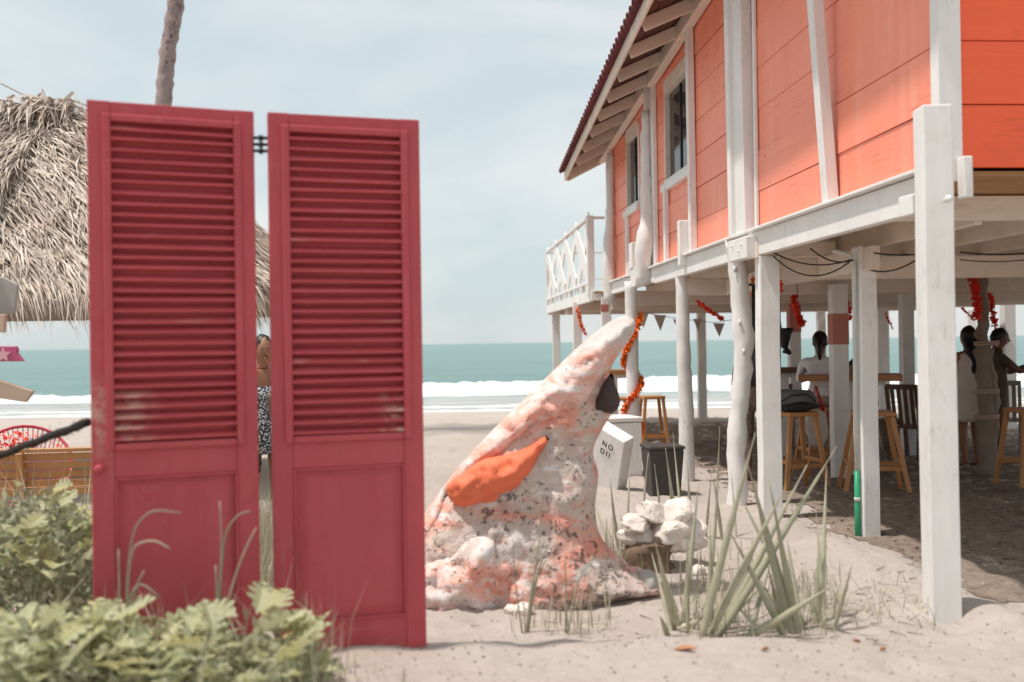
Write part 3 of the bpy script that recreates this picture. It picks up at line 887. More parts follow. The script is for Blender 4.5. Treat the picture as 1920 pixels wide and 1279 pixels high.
while s_ < S1:
    e = eave(s_); ang = math.atan2(plate_z(s_) + 0.36 - e[1] - 0.075, 0.5 - e[0])
    for c in range(2):
        d = -0.13 + c * 0.31
        obj('roof_tile', tile_me, house, (e[0] + math.cos(ang) * d, s_ + random.uniform(-0.008, 0.008), e[1] + 0.115 + math.sin(ang) * d + c * 0.012),
            (random.uniform(-0.05, 0.05), -ang + random.uniform(-0.03, 0.03), random.uniform(-0.04, 0.04)))
    # pan between
    s_ += pitch
mb = MB()
NS = int((S1 - S0) / pitch) * 6
for side in (0, 1):
    vs = []; fs = []
    for i in range(NS + 1):
        s_ = S0 + (S1 - S0) * i / NS
        ph = abs(math.sin(PI * (s_ - S0) / pitch + PI / 2)) * 0.06
        e = eave(s_); ang = math.atan2(plate_z(s_) + 0.36 - e[1] - 0.075, 0.5 - e[0])
        for t in range(2):
            n0, z0 = e[0] - 0.03, e[1] + 0.095
            n1, z1 = RIDGE_N, z0 + math.tan(ang) * (RIDGE_N - n0)
            nn, zz = (n0, z0) if t == 0 else (n1, z1)
            if side: nn = WID - nn
            vs.append((nn, s_, zz + ph))
    for i in range(NS):
        f = (2 * i, 2 * i + 1, 2 * i + 3, 2 * i + 2)
        fs.append(f if side == 0 else f[::-1])
    mb.add(vs, fs, 0, True)
rt = mb.build('tile_slope', M['tile'], house); rt['kind'] = 'stuff'

# crooked log that climbs the wall between the windows
def log(name, pts, rad, mat='white_rough', n=10, ns=7.0, nz=0.02, parent=None):
    # resample
    pts = [Vector(p) for p in pts]; P2 = []; R2 = []
    rad = rad if hasattr(rad, '__len__') else [rad] * len(pts)
    for i in range(len(pts) - 1):
        m_ = max(2, int((pts[i + 1] - pts[i]).length / 0.09))
        for k in range(m_):
            t = k / m_; P2.append(pts[i].lerp(pts[i + 1], t)); R2.append(rad[i] + (rad[i + 1] - rad[i]) * t)
    P2.append(pts[-1]); R2.append(rad[-1])
    for _ in range(3):
        P2 = [P2[0]] + [(P2[i - 1] + P2[i] * 2 + P2[i + 1]) / 4 for i in range(1, len(P2) - 1)] + [P2[-1]]
    mb = MB(); mb.tube(P2, R2, n, noise=nz, ns=ns, seed=pts[0].y)
    return mb.build(name, M[mat], parent if parent is not None else house)
ls = HW(1213, 350, -0.10).y
log('log_strut', [(-0.16, ls, 2.2), (-0.17, ls, 2.55), (-0.12, ls - 0.05, 2.85), (-0.09, ls, 3.05), (-0.11, ls, 3.4), (-0.09, ls + 0.05, 3.8), (-0.06, ls + 0.1, 4.4)],
    [0.10, 0.11, 0.12, 0.085, 0.075, 0.075, 0.07], nz=0.025)
ls = HW(1140, 500, -0.12).y
log('log_strut', [(-0.10, ls, 2.1), (-0.12, ls, 2.7), (-0.08, ls, 3.3), (-0.06, ls, 3.9), (-0.05, ls, 4.4)], [0.10, 0.10, 0.07, 0.06, 0.055])

# ---- stilts
def gz_h(n_, s__):
    w = (Matrix.Translation(H_O) @ Matrix.Rotation(H_A, 4, 'Z')) @ Vector((n_, s__, 0))
    return ground_z(w.x, w.y)
def stilt(n_, s__, w, top, mat='white', rz=0.0, sink=0.25, lean=0.0):
    mb = MB(); z0 = gz_h(n_, s__) - sink
    segs = 7
    vs = []
    for i in range(segs + 1):
        z = z0 + (top - z0) * i / segs
        jx, jy = random.uniform(-0.003, 0.003), random.uniform(-0.003, 0.003)
        for (a, b) in ((-1, -1), (1, -1), (1, 1), (-1, 1)):
            x_, y_ = a * w / 2, b * w / 2
            c_, s2 = math.cos(rz), math.sin(rz)
            vs.append((n_ + x_ * c_ - y_ * s2 + jx + lean * i / segs, s__ + x_ * s2 + y_ * c_ + jy, z))
    fs = [(0, 3, 2, 1), tuple(segs * 4 + k for k in range(4))]
    for i in range(segs):
        for k in range(4):
            fs.append((i * 4 + k, i * 4 + (k + 1) % 4, (i + 1) * 4 + (k + 1) % 4, (i + 1) * 4 + k))
    mb.add(vs, fs)
    return bevel(mb.build('stilt', M[mat], house), 0.008, 2)
def at_h(px, Y):
    p = HL(px, 640, Y); return p.x, p.y
# corner post in front of the house corner
cx, cy = at_h(1759, 5.15)
corner = stilt(cx, cy, 0.150, CAM_Z + (632 - 196) / F * 5.08, rz=-H_A - 0.06, lean=-0.012)
mb = MB(); q = HL(1771, 377, 5.055); mb.tube([q, q + Vector((0, -0.045, 0.006))], [0.011, 0.011], 8); mb.tube([q + Vector((0, -0.038, 0.005)), q + Vector((0, -0.05, 0.006))], [0.02, 0.02], 8)
mb.build('bolt', M['white'], house)
q = HL(1712, 386, 5.33); block((q.x, q.y, q.z), (0.09, 0.16, 0.11))
q = HL(1806, 335, 5.36); block((q.x, q.y - 0.02, q.z), (0.05, 0.08, 0.22))
x_, y_ = at_h(1622, 7.54); stilt(x_, y_, 0.135, 2.19, rz=0.1)
pn, ps = x_, y_
x_, y_ = at_h(1440, 8.30); stilt(x_, y_, 0.165, 2.19, rz=-0.05)
Cn, Cs = x_, y_
hbar('cap_beam', (Cn - 0.1, Cs, 2.24), (Cn + 0.55, Cs - 0.05, 2.24), 0.12, 0.13, 'cream')
# crooked trunk
Yd = 9.0
def hp(px, py, Y): return HL(px, py, Y)
log('log_stilt', [hp(1383, 990, Yd), hp(1382, 900, Yd), hp(1381, 830, Yd), hp(1387, 760, Yd), hp(1394, 690, Yd), hp(1396, 650, Yd), hp(1389, 590, Yd), hp(1386, 530, Yd), hp(1382, 480, Yd), hp(1380, 448, Yd)],
    [0.10, 0.093, 0.092, 0.085, 0.088, 0.09, 0.085, 0.088, 0.092, 0.095], nz=0.03, ns=6)
for (a, b) in ((1387, 605), (1395, 660), (1378, 505)):
    mb = MB(); q = hp(a, b, Yd - 0.09); mb.blob(q, (0.018, 0.014, 0.03), 8, noise=0.3); mb.build('branch_stub', M['white_rough'], house)
Ye = 11.1
log('log_stilt', [hp(1289, 960, Ye), hp(1289, 890, Ye), hp(1287, 800, Ye), hp(1284, 720, Ye), hp(1281, 640, Ye), hp(1280, 560, Ye), hp(1278, 490, Ye)],
    [0.095, 0.090, 0.085, 0.083, 0.080, 0.076, 0.074], nz=0.014)
Yf = 13.4
fpost = log('log_stilt', [hp(1187, 900, Yf), hp(1187, 820, Yf), hp(1186, 720, Yf), hp(1185, 640, Yf), hp(1183, 528, Yf)], [0.095, 0.09, 0.088, 0.088, 0.085], nz=0.01)
# square stilts further in
inner = [(1572, 11.0, 0.17), (1489, 15.4, 0.17), (1655, 19.8, 0.20), (1890, 18.0, 0.20), (1540, 22.6, 0.17), (1700, 13.6, 0.16), (1820, 22.5, 0.2)]
inner_pos = {}
for (px, Y, w) in inner:
    x_, y_ = at_h(px, Y); stilt(x_, y_, w, 2.10, rz=-H_A); inner_pos[px] = (x_, y_)
for px, z0, z1 in ((1572, 1.43, 1.77), (1489, 1.60, 2.06)):
    x_, y_ = inner_pos[px]; mb = MB(); w = 0.178
    mb.bar((x_, y_, z0), (x_, y_, z1), w, w, upv=(math.cos(-H_A), math.sin(-H_A), 0)); mb.build('painted_band', M['band'], house)
# driftwood trunk post
pd = P(1850, 870, 11.3)

# ---- balcony over the beach (parts of the house)
BY0, BY1 = 16.2, 22.4
bn0 = HL(1108, 545, BY0); bn1 = HL(1027, 577, BY1)
BN = (bn0.x + bn1.x) / 2; BS0 = bn0.y; BS1 = bn1.y
DZ = 2.31
b_ = MB(); b_.box(BN + 0.03, WID, 0, 0.136, DZ - 0.03, DZ); bal_me = b_.mesh('deck_board', M['raw'])
s_ = LEN + 0.02
while s_ < BS1:
    obj('deck_board', bal_me, house, (0, s_, random.uniform(-0.003, 0.003))); s_ += 0.146
hbar('deck_beam', (BN, BS0 - 0.1, DZ - 0.075), (BN, BS1 + 0.05, DZ - 0.075), 0.06, 0.17)
hbar('deck_beam', (BN, BS1 + 0.02, DZ - 0.115), (WID, BS1 + 0.02, DZ - 0.115), 0.06, 0.16, 'cream')
hbar('deck_beam', (BN - 0.02, BS0 - 0.16, DZ - 0.07), (0.1, BS0 - 0.16, DZ - 0.07), 0.08, 0.15)
hbar('girder', (BN, 14.0, DZ - 0.20), (WID, 14.0, DZ - 0.20), 0.08, 0.16, 'cream')
hbar('girder', (BN, 12.2, DZ - 0.20), (WID, 12.2, DZ - 0.20), 0.08, 0.16, 'cream')
for n_ in (0.6, 1.5, 2.4, 3.3, 4.2, 5.1, 6.0, 6.9):
    hbar('joist', (n_, LEN, DZ - 0.075), (n_, BS1, DZ - 0.075), 0.05, 0.085, 'cream')
for (px, Y, w) in ((1043, 22.2, 0.17), (1083, 17.6, 0.15), (1137, 15.95, 0.15), (1315, 22.0, 0.18)):
    x_, y_ = at_h(px, Y); stilt(x_, y_, w, DZ - 0.10, rz=-H_A)
RT = DZ + 1.22
rail = empty('balcony_rail'); rail.parent = house
def rbar(name, a, b, w, h, upv=(0, 0, 1)):
    mb = MB(); mb.bar(a, b, w, h, upv=upv); return bevel(mb.build(name, M['white'], rail), 0.004)
rbar('top_rail', (BN, BS0, RT), (BN, BS1, RT), 0.08, 0.05)
rbar('bottom_rail', (BN, BS0, DZ + 0.16), (BN, BS1, DZ + 0.16), 0.06, 0.05)
rbar('rail_post', (BN, BS0 - 0.05, DZ - 0.05), (BN, BS0 - 0.05, RT + 0.01), 0.13, 0.11, upv=(1, 0, 0))
rbar('rail_post', (BN, BS1 - 0.02, DZ), (BN, BS1 - 0.02, RT - 0.03), 0.07, 0.07, upv=(1, 0, 0))
NB = 4
for i in range(NB):
    a = BS0 + 0.08 + (BS1 - BS0 - 0.12) * i / NB; b = BS0 + 0.08 + (BS1 - BS0 - 0.12) * (i + 1) / NB
    rbar('cross_brace', (BN - 0.012, a, DZ + 0.19), (BN - 0.012, b, RT - 0.03), 0.33, 0.022, upv=(1, 0, 0))
    rbar('cross_brace', (BN + 0.012, a, RT - 0.03), (BN + 0.012, b, DZ + 0.19), 0.33, 0.022, upv=(1, 0, 0))
    mb = MB(); mb.box(BN - 0.03, BN + 0.03, (a + b) / 2 - 0.05, (a + b) / 2 + 0.05, DZ, DZ + 0.134); mb.build('rail_block', M['white'], rail)
rbar('top_rail', (BN + 0.06, BS0 - 0.05, RT - 0.02), (-0.02, BS0 - 0.05, RT - 0.02), 0.05, 0.04)
rbar('thin_rail', (BN + 0.06, BS1 - 0.02, RT - 0.02), (WID, BS1 - 0.02, RT - 0.02), 0.05, 0.04)
rbar('thin_rail', (BN + 0.06, BS1 - 0.02, DZ + 0.6), (WID, BS1 - 0.02, DZ + 0.6), 0.025, 0.025)
# little red sticker plate on the beam end
q = HL(1134, 578, 15.7); mb = MB(); mb.box(q.x - 0.06, q.x + 0.06, q.y - 0.02, q.y, q.z - 0.06, q.z + 0.06); mb.build('red_plate', M['band'], house)

# ---- conduit, green pipe and cables fixed under the floor
cpx = pn - 0.092; cps = ps - 0.03
mb = MB(); mb.tube([(cpx, cps, 0.50), (cpx, cps, 1.5), (cpx + 0.005, cps, 2.05), (cpx - 0.03, cps + 0.0, 2.13), (cpx - 0.16, cps, 2.16)], 0.017, 8); mb.build('conduit', M['pipe_white'], house)
mb = MB(); mb.tube([(cpx, cps, -0.2), (cpx, cps, 0.498)], 0.021, 8); mb.build('green_pipe', M['pipe_green'], house)
mb = MB(); mb.tube([(cpx, cps, 0.27), (cpx, cps, 0.30)], 0.0235, 8); mb.build('pipe_collar', M['pipe_white'], house)
def sag(a, b, d, n=14):
    a = Vector(a); b = Vector(b)
    return [a.lerp(b, i / n) - Vector((0, 0, d * 4 * (i / n) * (1 - i / n))) for i in range(n + 1)]
def cable(pts, r=0.006):
    mb = MB(); mb.tube(pts, r, 5); return mb.build('cable', M['cable'], house)
cable(sag(HL(1448, 472, 8.2), HL(1596, 487, 7.4), 0.07))
cable(sag(HL(1450, 480, 8.2), HL(1592, 492, 7.4), 0.13))
cable(sag(HL(1520, 466, 7.8), HL(1600, 488, 7.4), 0.05))
cable(sag(HL(1628, 472, 7.4), HL(1735, 474, 6.8), 0.02))
cable(sag(HL(1630, 506, 7.4), HL(1740, 470, 6.6), 0.06))
cable(sag(HL(1800, 473, 6.4), HL(1960, 470, 6.2), 0.02))
cable(sag(HL(1800, 487, 6.4), HL(1960, 482, 6.2), 0.02), 0.004)
cable([HL(1491, 505, 9.5), HL(1494, 530, 9.5), HL(1496, 560, 9.5)], 0.004)

# ================================================================== paper garlands
def fringe_mesh(mb, path, r, n, rng, ln=0.05, m=0):
    """ruffled paper streamer: a ribbon of small curled petals round a string"""
    path = [Vector(p) for p in path]
    cum = [0.0]
    for a, b in zip(path, path[1:]): cum.append(cum[-1] + (b - a).length)
    for i in range(n):
        d = cum[-1] * (i + rng.random()) / n
        k = 0
        while k < len(cum) - 2 and cum[k + 1] < d: k += 1
        p = path[k].lerp(path[k + 1], (d - cum[k]) / max(1e-6, cum[k + 1] - cum[k]))
        a = Vector((rng.uniform(-1, 1), rng.uniform(-1, 1), rng.uniform(-1, 1))).normalized()
        t = a.cross(Vector((rng.uniform(-1, 1), rng.uniform(-1, 1), rng.uniform(-1, 1)))).normalized()
        w = ln * rng.uniform(0.35, 0.6)
        vs = [p - t * w / 2, p + t * w / 2, p + a * r * 0.8 + t * w * 0.6 + t.cross(a) * 0.3 * r, p + a * r * 1.2 - t * w * 0.3 - t.cross(a) * 0.2 * r]
        mb.add(vs, [(0, 1, 2, 3)], m)
rg = random.Random(3)
def garland(paths, r, dens, mat, label, name='paper_garland', ln=0.05):
    mb = MB()
    for pth in paths:
        pth = [Vector(p) for p in pth]
        L_ = sum((b - a).length for a, b in zip(pth, pth[1:]))
        mb.tube(pth, 0.004, 4)
        fringe_mesh(mb, pth, r, int(L_ * dens), rg, ln)
    o = mb.build(name, M[mat])
    return tag(o, label, 'garland', 'paper garlands under the house')
def spiral(c, r, z0, z1, a0, a1, n=18):
    return [Vector((c[0] + r * math.cos(a0 + (a1 - a0) * i / n), c[1] + r * math.sin(a0 + (a1 - a0) * i / n), z0 + (z1 - z0) * i / n)) for i in range(n + 1)]
fc = P(1186, 700, Yf)
zF = lambda py: P(1186, py, Yf).z
fr = 0.115
garland([spiral(fc, fr, zF(590), zF(680), -0.1, -PI - 0.2), spiral(fc, fr, zF(680), zF(720), -PI - 0.2, -2 * PI - 0.3),
         spiral(fc, fr, zF(715), zF(768), -0.2, -PI + 0.1), spiral(fc, fr, zF(768), zF(800), -PI + 0.1, -2 * PI - 0.1), spiral(fc, fr, zF(802), zF(850), -0.1, -PI + 0.1),
         spiral(fc, fr, zF(853), zF(856), -PI, 0)],
        0.055, 340, 'orange', 'orange paper garland wound in a spiral round the white log post')
q0, q1 = P(1083, 577, 17.45), P(1098, 628, 17.4)
garland([[q0, q0.lerp(q1, 0.5) + Vector((-0.02, 0, -0.03)), q1]], 0.045, 190, 'orange', 'short orange garland hanging under the balcony edge')
q0, q1 = P(1308, 566, 12.5), P(1356, 599, 13.0)
garland([[q0, q0.lerp(q1, 0.5) + Vector((0, 0, -0.01)), q1]], 0.035, 170, 'redpaper', 'straight red orange garland slanting between the two log posts')
q0, q1 = P(1413, 520, 9.3), P(1414, 565, 9.3)
garland([[q0, P(1414, 556, 9.3), q1]], 0.03, 200, 'orange', 'scrap of orange garland between the crooked trunk and the square post')
garland([[P(1460, 512, 8.55), P(1463, 530, 8.55), P(1461, 548, 8.55)]], 0.03, 200, 'redpaper', 'scrap of red garland at the top of the square post')
garland([[P(1488, 553, 12.0), P(1492, 575, 12.0), P(1497, 592, 12.0), P(1508, 608, 12.1)], [P(1488, 553, 12.0), P(1490, 580, 12.0)], [P(1496, 590, 12.0), P(1502, 612, 12.0)]], 0.045, 260, 'redpaper', 'frayed red garland hanging above the back table beside the banded post')
garland([[P(1588, 562, 11.2), P(1592, 580, 11.2), P(1594, 600, 11.2)]], 0.03, 260, 'redpaper', 'small red garland beside the post nearest the seated person')
garland([[P(1660, 588, 14.0), P(1667, 600, 14.0), P(1673, 615, 14.0)]], 0.03, 150, 'redpaper', 'thin red garland end against the sky left of the corner post')
garland([[P(1818, 503, 11.1), P(1821, 520, 11.1), P(1830, 545, 11.1), P(1833, 580, 11.1), P(1832, 598, 11.1)]], 0.055, 420, 'redpaper', 'bushy bright red garland on the left of the driftwood trunk')
garland([[P(1847, 535, 11.5), P(1857, 560, 11.5), P(1862, 590, 11.5), P(1866, 612, 11.5)]], 0.045, 300, 'redpaper', 'darker red garland on the right of the driftwood trunk')
garland([[P(1804, 577, 11.2), P(1815, 588, 11.2), P(1824, 598, 11.2)]], 0.022, 170, 'redpaper', 'thin red garland strand left of the driftwood trunk')

# bunting
bt = empty('bunting', P(1200, 590, 15.0), 0, 'string of taupe triangle flags under the house floor', 'bunting')
bo = P(1200, 590, 15.0)
flags = [(1196, 1216, 588, 615), (1226, 1249, 591, 621), (1262, 1278, 599, 618), (1300, 1316, 598, 622), (1337, 1359, 606, 632)]
mb = MB(); mb.tube([P(1185, 584, 15) - bo, P(1216, 588, 15) - bo, P(1262, 596, 15) - bo, P(1337, 605, 15) - bo, P(1400, 596, 15) - bo], 0.004, 4); mb.build('string', M['cable'], bt)
for (a, b, c, d) in flags:
    mb = MB(); p0, p1, p2 = P(a, c, 15) - bo, P(b, c, 15) - bo, P((a + b) / 2 + 1, d, 15 - 0.03) - bo
    o3 = Vector((0, 0.006, 0)); mb.add([p0, p1, p2, p0 + o3, p1 + o3, p2 + o3], [(0, 2, 1), (3, 4, 5), (0, 1, 4, 3), (1, 2, 5, 4), (2, 0, 3, 5)]); mb.build('flag', M['bunting'], bt)

# ================================================================== furniture under the house
def make_stool(mat, loc, rz, label, h=0.78, w=0.34, splay=0.07, name='bar_stool', cat='stool', group='wooden bar stools'):
    t = empty(name, loc, rz, label, cat, group)
    mb = MB(); mb.box(-w / 2, w / 2, -w / 2, w / 2, h - 0.045, h); bevel(mb.build('seat', M[mat], t), 0.008)
    for i in (-1, 1):
        for j in (-1, 1):
            mb = MB(); mb.bar((i * (w / 2 + splay), j * (w / 2 + splay * 0.6), -0.03), (i * (w / 2 - 0.03), j * (w / 2 - 0.03), h - 0.046), 0.038, 0.045, upv=(1, 0, 0))
            bevel(mb.build('leg', M[mat], t), 0.004)
    k = 0.30 * h
    wx = w / 2 + splay * 0.7 - 0.02; wy = w / 2 + splay * 0.42 - 0.02
    for (a, b) in (((-wx, -wy), (wx, -wy)), ((-wx, wy), (wx, wy))):
        mb = MB(); mb.bar((a[0], a[1], k), (b[0], b[1], k), 0.03, 0.04); mb.build('stretcher', M[mat], t)
    for (a, b) in (((-wx, -wy), (-wx, wy)), ((wx, -wy), (wx, wy))):
        mb = MB(); mb.bar((a[0], a[1], k + 0.045), (b[0], b[1], k + 0.045), 0.03, 0.04); mb.build('stretcher', M[mat], t)
    return t
def on_ground(px, py, Y, dz=0.0):
    p = P(px, py, Y); return Vector((p.x, p.y, ground_z(p.x, p.y) + dz))
s1 = make_stool('stool', on_ground(1494, 895, 10.3), 0.25, 'orange wooden bar stool carrying the grey backpack')
s2 = make_stool('stool', on_ground(1638, 915, 9.9), -0.2, 'orange wooden bar stool nearest the camera, behind the pipe post', w=0.38, splay=0.11)
s3 = make_stool('stool', on_ground(1540, 860, 11.6), 0.1, 'orange wooden bar stool under the person in the white shirt', h=0.76)
s4 = make_stool('stool', on_ground(1224, 838, 14.6), 0.1, 'orange wooden bar stool standing alone beside the white log post', h=0.84, w=0.32, splay=0.05)
s5 = make_stool('stool', on_ground(1930, 895, 10.2), 0.15, 'orange wooden bar stool cut by the right edge of the photo', h=0.80)

def bar_table(loc, rz, label, lx, ly, h, mat='table', th=0.07, gname='wooden bar tables'):
    t = empty('bar_table', loc, rz, label, 'table', gname)
    n = 4
    for i in range(n):
        mb = MB(); y0 = -ly / 2 + ly * i / n; mb.box(-lx / 2, lx / 2, y0 + 0.002, y0 + ly / n - 0.002, h - th, h + random.uniform(-0.001, 0.001)); bevel(mb.build('top_plank', M[mat], t), 0.003)
    mb = MB(); mb.bar((0, 0, -0.05), (0, 0, h - th - 0.001), 0.12, 0.12, upv=(1, 0, 0)); mb.build('pedestal', M['white'], t)
    mb = MB(); mb.box(-lx * 0.35, lx * 0.35, -0.05, 0.05, h - th - 0.06, h - th - 0.002); mb.build('bearer', M['white'], t)
    return t
tl = on_ground(1592, 712, 11.35)
bar_table(tl, -0.30, 'long brown bar table in front of the person in the white shirt', 1.1, 0.62, P(1592, 703, 11.1).z - tl.z)
t2 = on_ground(1468, 694, 13.6)
bar_table(t2, 0.05, 'dark bar table further back, behind the backpack', 0.75, 0.5, P(1480, 690, 13.4).z - t2.z, 'darkwood')
t3 = on_ground(1150, 698, 15.6)
bar_table(t3, 0.0, 'brown bar table behind the upturned sculpture snout', 0.75, 0.5, P(1150, 694, 15.4).z - t3.z)
s6 = make_stool('stool', on_ground(1158, 840, 14.9), 0.0, 'orange wooden bar stool mostly hidden behind the sculpture', h=P(1150, 745, 14.8).z - ground_z(1.5, 14.9), w=0.32)

def slat_chair(loc, rz, label, mat='darkwood', h=0.95):
    t = empty('slat_chair', loc, rz, label, 'chair', 'slat back chairs under the house')
    mb = MB(); mb.box(-0.22, 0.22, -0.22, 0.22, 0.43, 0.46); mb.build('seat', M[mat], t)
    for i in (-1, 1):
        mb = MB(); mb.bar((i * 0.2, -0.24, -0.03), (i * 0.2, -0.19, 0.43), 0.045, 0.045, upv=(1, 0, 0)); mb.build('leg', M[mat], t)
        mb = MB(); mb.bar((i * 0.2, 0.26, -0.03), (i * 0.2, 0.21, 0.46), 0.045, 0.045, upv=(1, 0, 0)); mb.build('leg', M[mat], t)
        mb = MB(); mb.bar((i * 0.2, 0.205, 0.461), (i * 0.2, 0.31, h), 0.045, 0.045, upv=(1, 0, 0)); mb.build('back_post', M[mat], t)
    for k in range(4):
        x = -0.13 + k * 0.087
        mb = MB(); mb.bar((x, 0.212, 0.462), (x, 0.30, h - 0.04), 0.05, 0.015, upv=(0, 1, 0)); mb.build('back_slat', M[mat], t)
    mb = MB(); mb.bar((-0.22, 0.305, h - 0.02), (0.22, 0.305, h - 0.02), 0.03, 0.07); mb.build('top_rail', M[mat], t)
    return t
slat_chair(on_ground(1712, 820, 13.2), 2.3, 'dark slat back chair beside the woven basket', h=1.0)
slat_chair(on_ground(1886, 800, 14.2), 2.6, 'light slat back chair behind the clapping person', 'drift', h=1.0)
slat_chair(on_ground(1470, 800, 15.0), 2.6, 'dark slat back chair far behind the backpack', h=0.95)

bk = on_ground(1680, 800, 14.2)
t = empty('basket', bk, 0, 'brown woven tub basket on the shaded sand', 'basket')
mb = MB(); mb.lathe([(0.16, 0.0), (0.20, 0.18), (0.24, 0.38), (0.25, 0.42), (0.235, 0.42), (0.22, 0.36), (0.15, 0.04)], 18, wob=0.004, wn_=8); mb.build('woven_side', M['basket'], t)
mb = MB(); mb.lathe([(0.245, 0.40), (0.27, 0.42), (0.27, 0.45), (0.245, 0.46)], 18); mb.build('rim', M['darkwood'], t)

# backpack on its stool
bp = s1.location + Vector((-0.03, 0.0, 0.782))
t = empty('backpack', bp, 0.2, 'grey and black backpack lying on a bar stool', 'backpack')
mb = MB(); mb.blob((0, 0, 0.11), (0.25, 0.16, 0.115), 16, noise=0.35, ns=2.4, seed=2); mb.build('bag_body', M['backpack'], t)
mb = MB(); mb.blob((0.02, -0.06, 0.055), (0.24, 0.13, 0.055), 14, noise=0.2, ns=2, seed=5); mb.build('base_panel', M['backpack_dark'], t)
mb = MB(); mb.tube([(-0.2, -0.12, 0.1), (-0.1, -0.16, 0.17), (0.08, -0.15, 0.18), (0.2, -0.1, 0.1)], 0.014, 6, flat=0.5); mb.build('strap', M['backpack_dark'], t)
# tote bag hung on the table edge
tb = P(1530, 722, 10.75)
t = empty('tote_bag', (tb.x, tb.y, tb.z - 0.62), 0.15, 'white cloth tote with red handles hanging from the table', 'bag')
mb = MB(); mb.blob((0, 0, 0.16), (0.125, 0.055, 0.21), 16, noise=0.18, ns=2, seed=8); mb.build('bag_body', M['tote'], t)
for i in (-1, 1):
    mb = MB(); mb.tube([(-0.09 , i * 0.02, 0.33), (-0.035, i * 0.02, 0.5), (0.0, i * 0.02, 0.61), (0.03, i * 0.02, 0.5), (0.08, i * 0.02, 0.33)], 0.014, 6, flat=0.5); mb.build('handle', M['strap'], t)
# black wedge-shaped lamp hung by a cable
lp = P(1471, 636, 11.6)
t = empty('hanging_lamp', lp, 0, 'black cone shaped lamp hanging beside the square post', 'lamp')
mb = MB(); mb.lathe([(0.03, -0.11), (0.045, -0.08), (0.075, 0.04), (0.11, 0.13), (0.10, 0.13), (0.04, -0.06)], 14); mb.build('shade', M['iron'], t)
mb = MB(); mb.tube([(0, 0, -0.12), (0.07, 0, -0.17)], [0.05, 0.02], 8); mb.build('bracket', M['iron'], t)
mb = MB(); mb.tube([(-0.03, 0, 0.1), (-0.06, 0, 0.3), (-0.07, 0, 2.08 - lp.z)], 0.006, 5); mb.build('cord', M['cable'], t)
# tall black banner hung behind the square post
bnp = P(1458, 560, 9.2)
t = empty('black_banner', P(1436, 620, 9.2), 0, 'tall black cloth hanging behind the square white post', 'cloth')
b0 = P(1436, 620, 9.2)
mb = MB(); w0, w1 = P(1410, 548, 9.2) - b0, P(1463, 548, 9.2) - b0
nn = 14; vs = []; fs = []
for i in range(nn + 1):
    for j in range(9):
        x = w0.x + (w1.x - w0.x) * i / nn; z = 2.0 - b0.z - j * 0.098
        yy = 0.012 * math.sin(i * 1.7 + j * 0.3)
        vs.append((x, yy, z)); vs.append((x, yy + 0.006, z))
for i in range(nn):
    for j in range(8):
        a = (i * 9 + j) * 2; b = ((i + 1) * 9 + j) * 2
        fs.append((a, b, b + 2, a + 2)); fs.append((a + 1, a + 3, b + 3, b + 1))
mb.add(vs, fs, 0, True); mb.build('cloth', M['backpack_dark'], t)
mb = MB(); mb.tube([(w0.x - 0.03, 0, 2.005 - b0.z), (w1.x + 0.03, 0, 2.005 - b0.z)], 0.012, 6); mb.build('hanging_rod', M['iron'], t)

# driftwood trunk post, its own thing
dw = on_ground(1852, 868, 11.3)
t = empty('driftwood_post', dw, 0, 'bare grey driftwood trunk post with rope round it', 'post')
def dl(px, py, dy=0): return P(px, py, 11.3 + dy) - dw
pts = [dl(1852, 900), dl(1852, 860), dl(1850, 790), dl(1848, 720), dl(1843, 660), dl(1842, 610), dl(1843, 560), dl(1840, 500)]
mb = MB(); P2 = []
log('trunk', pts, [0.13, 0.11, 0.095, 0.085, 0.078, 0.07, 0.06, 0.055], 'drift', nz=0.05, ns=9, parent=t)
log('limb', [dl(1857, 880), dl(1862, 800), dl(1866, 740), dl(1858, 690), dl(1853, 655)], [0.05, 0.055, 0.05, 0.045, 0.035], 'drift', nz=0.05, ns=9, parent=t)
for py in (645, 735, 783):
    c = dl(1850, py); mb = MB(); mb.tube(spiral(c, 0.125, c.z - 0.02, c.z + 0.03, 0, 2 * PI * 2, 40), 0.013, 6); mb.build('rope', M['signwood'], t)

# black bin by the posts
bl = on_ground(1243, 930, 9.9)
t = empty('waste_bin', bl, 0.12, 'square dark plastic waste bin on the sand', 'bin')
vs = []
for (w, z) in ((0.14, -0.05), (0.175, 0.45)):
    vs += [(-w, -w, z), (w, -w, z), (w, w, z), (-w, w, z)]
mb = MB(); mb.add(vs, [(0, 3, 2, 1), (4, 5, 6, 7), (0, 1, 5, 4), (1, 2, 6, 5), (2, 3, 7, 6), (3, 0, 4, 7)]); bevel(mb.build('bin_body', M['bin'], t), 0.015, 2)
mb = MB(); mb.box(-0.185, 0.185, -0.185, 0.185, 0.4505, 0.485); bevel(mb.build('rim', M['bin'], t), 0.012, 2)

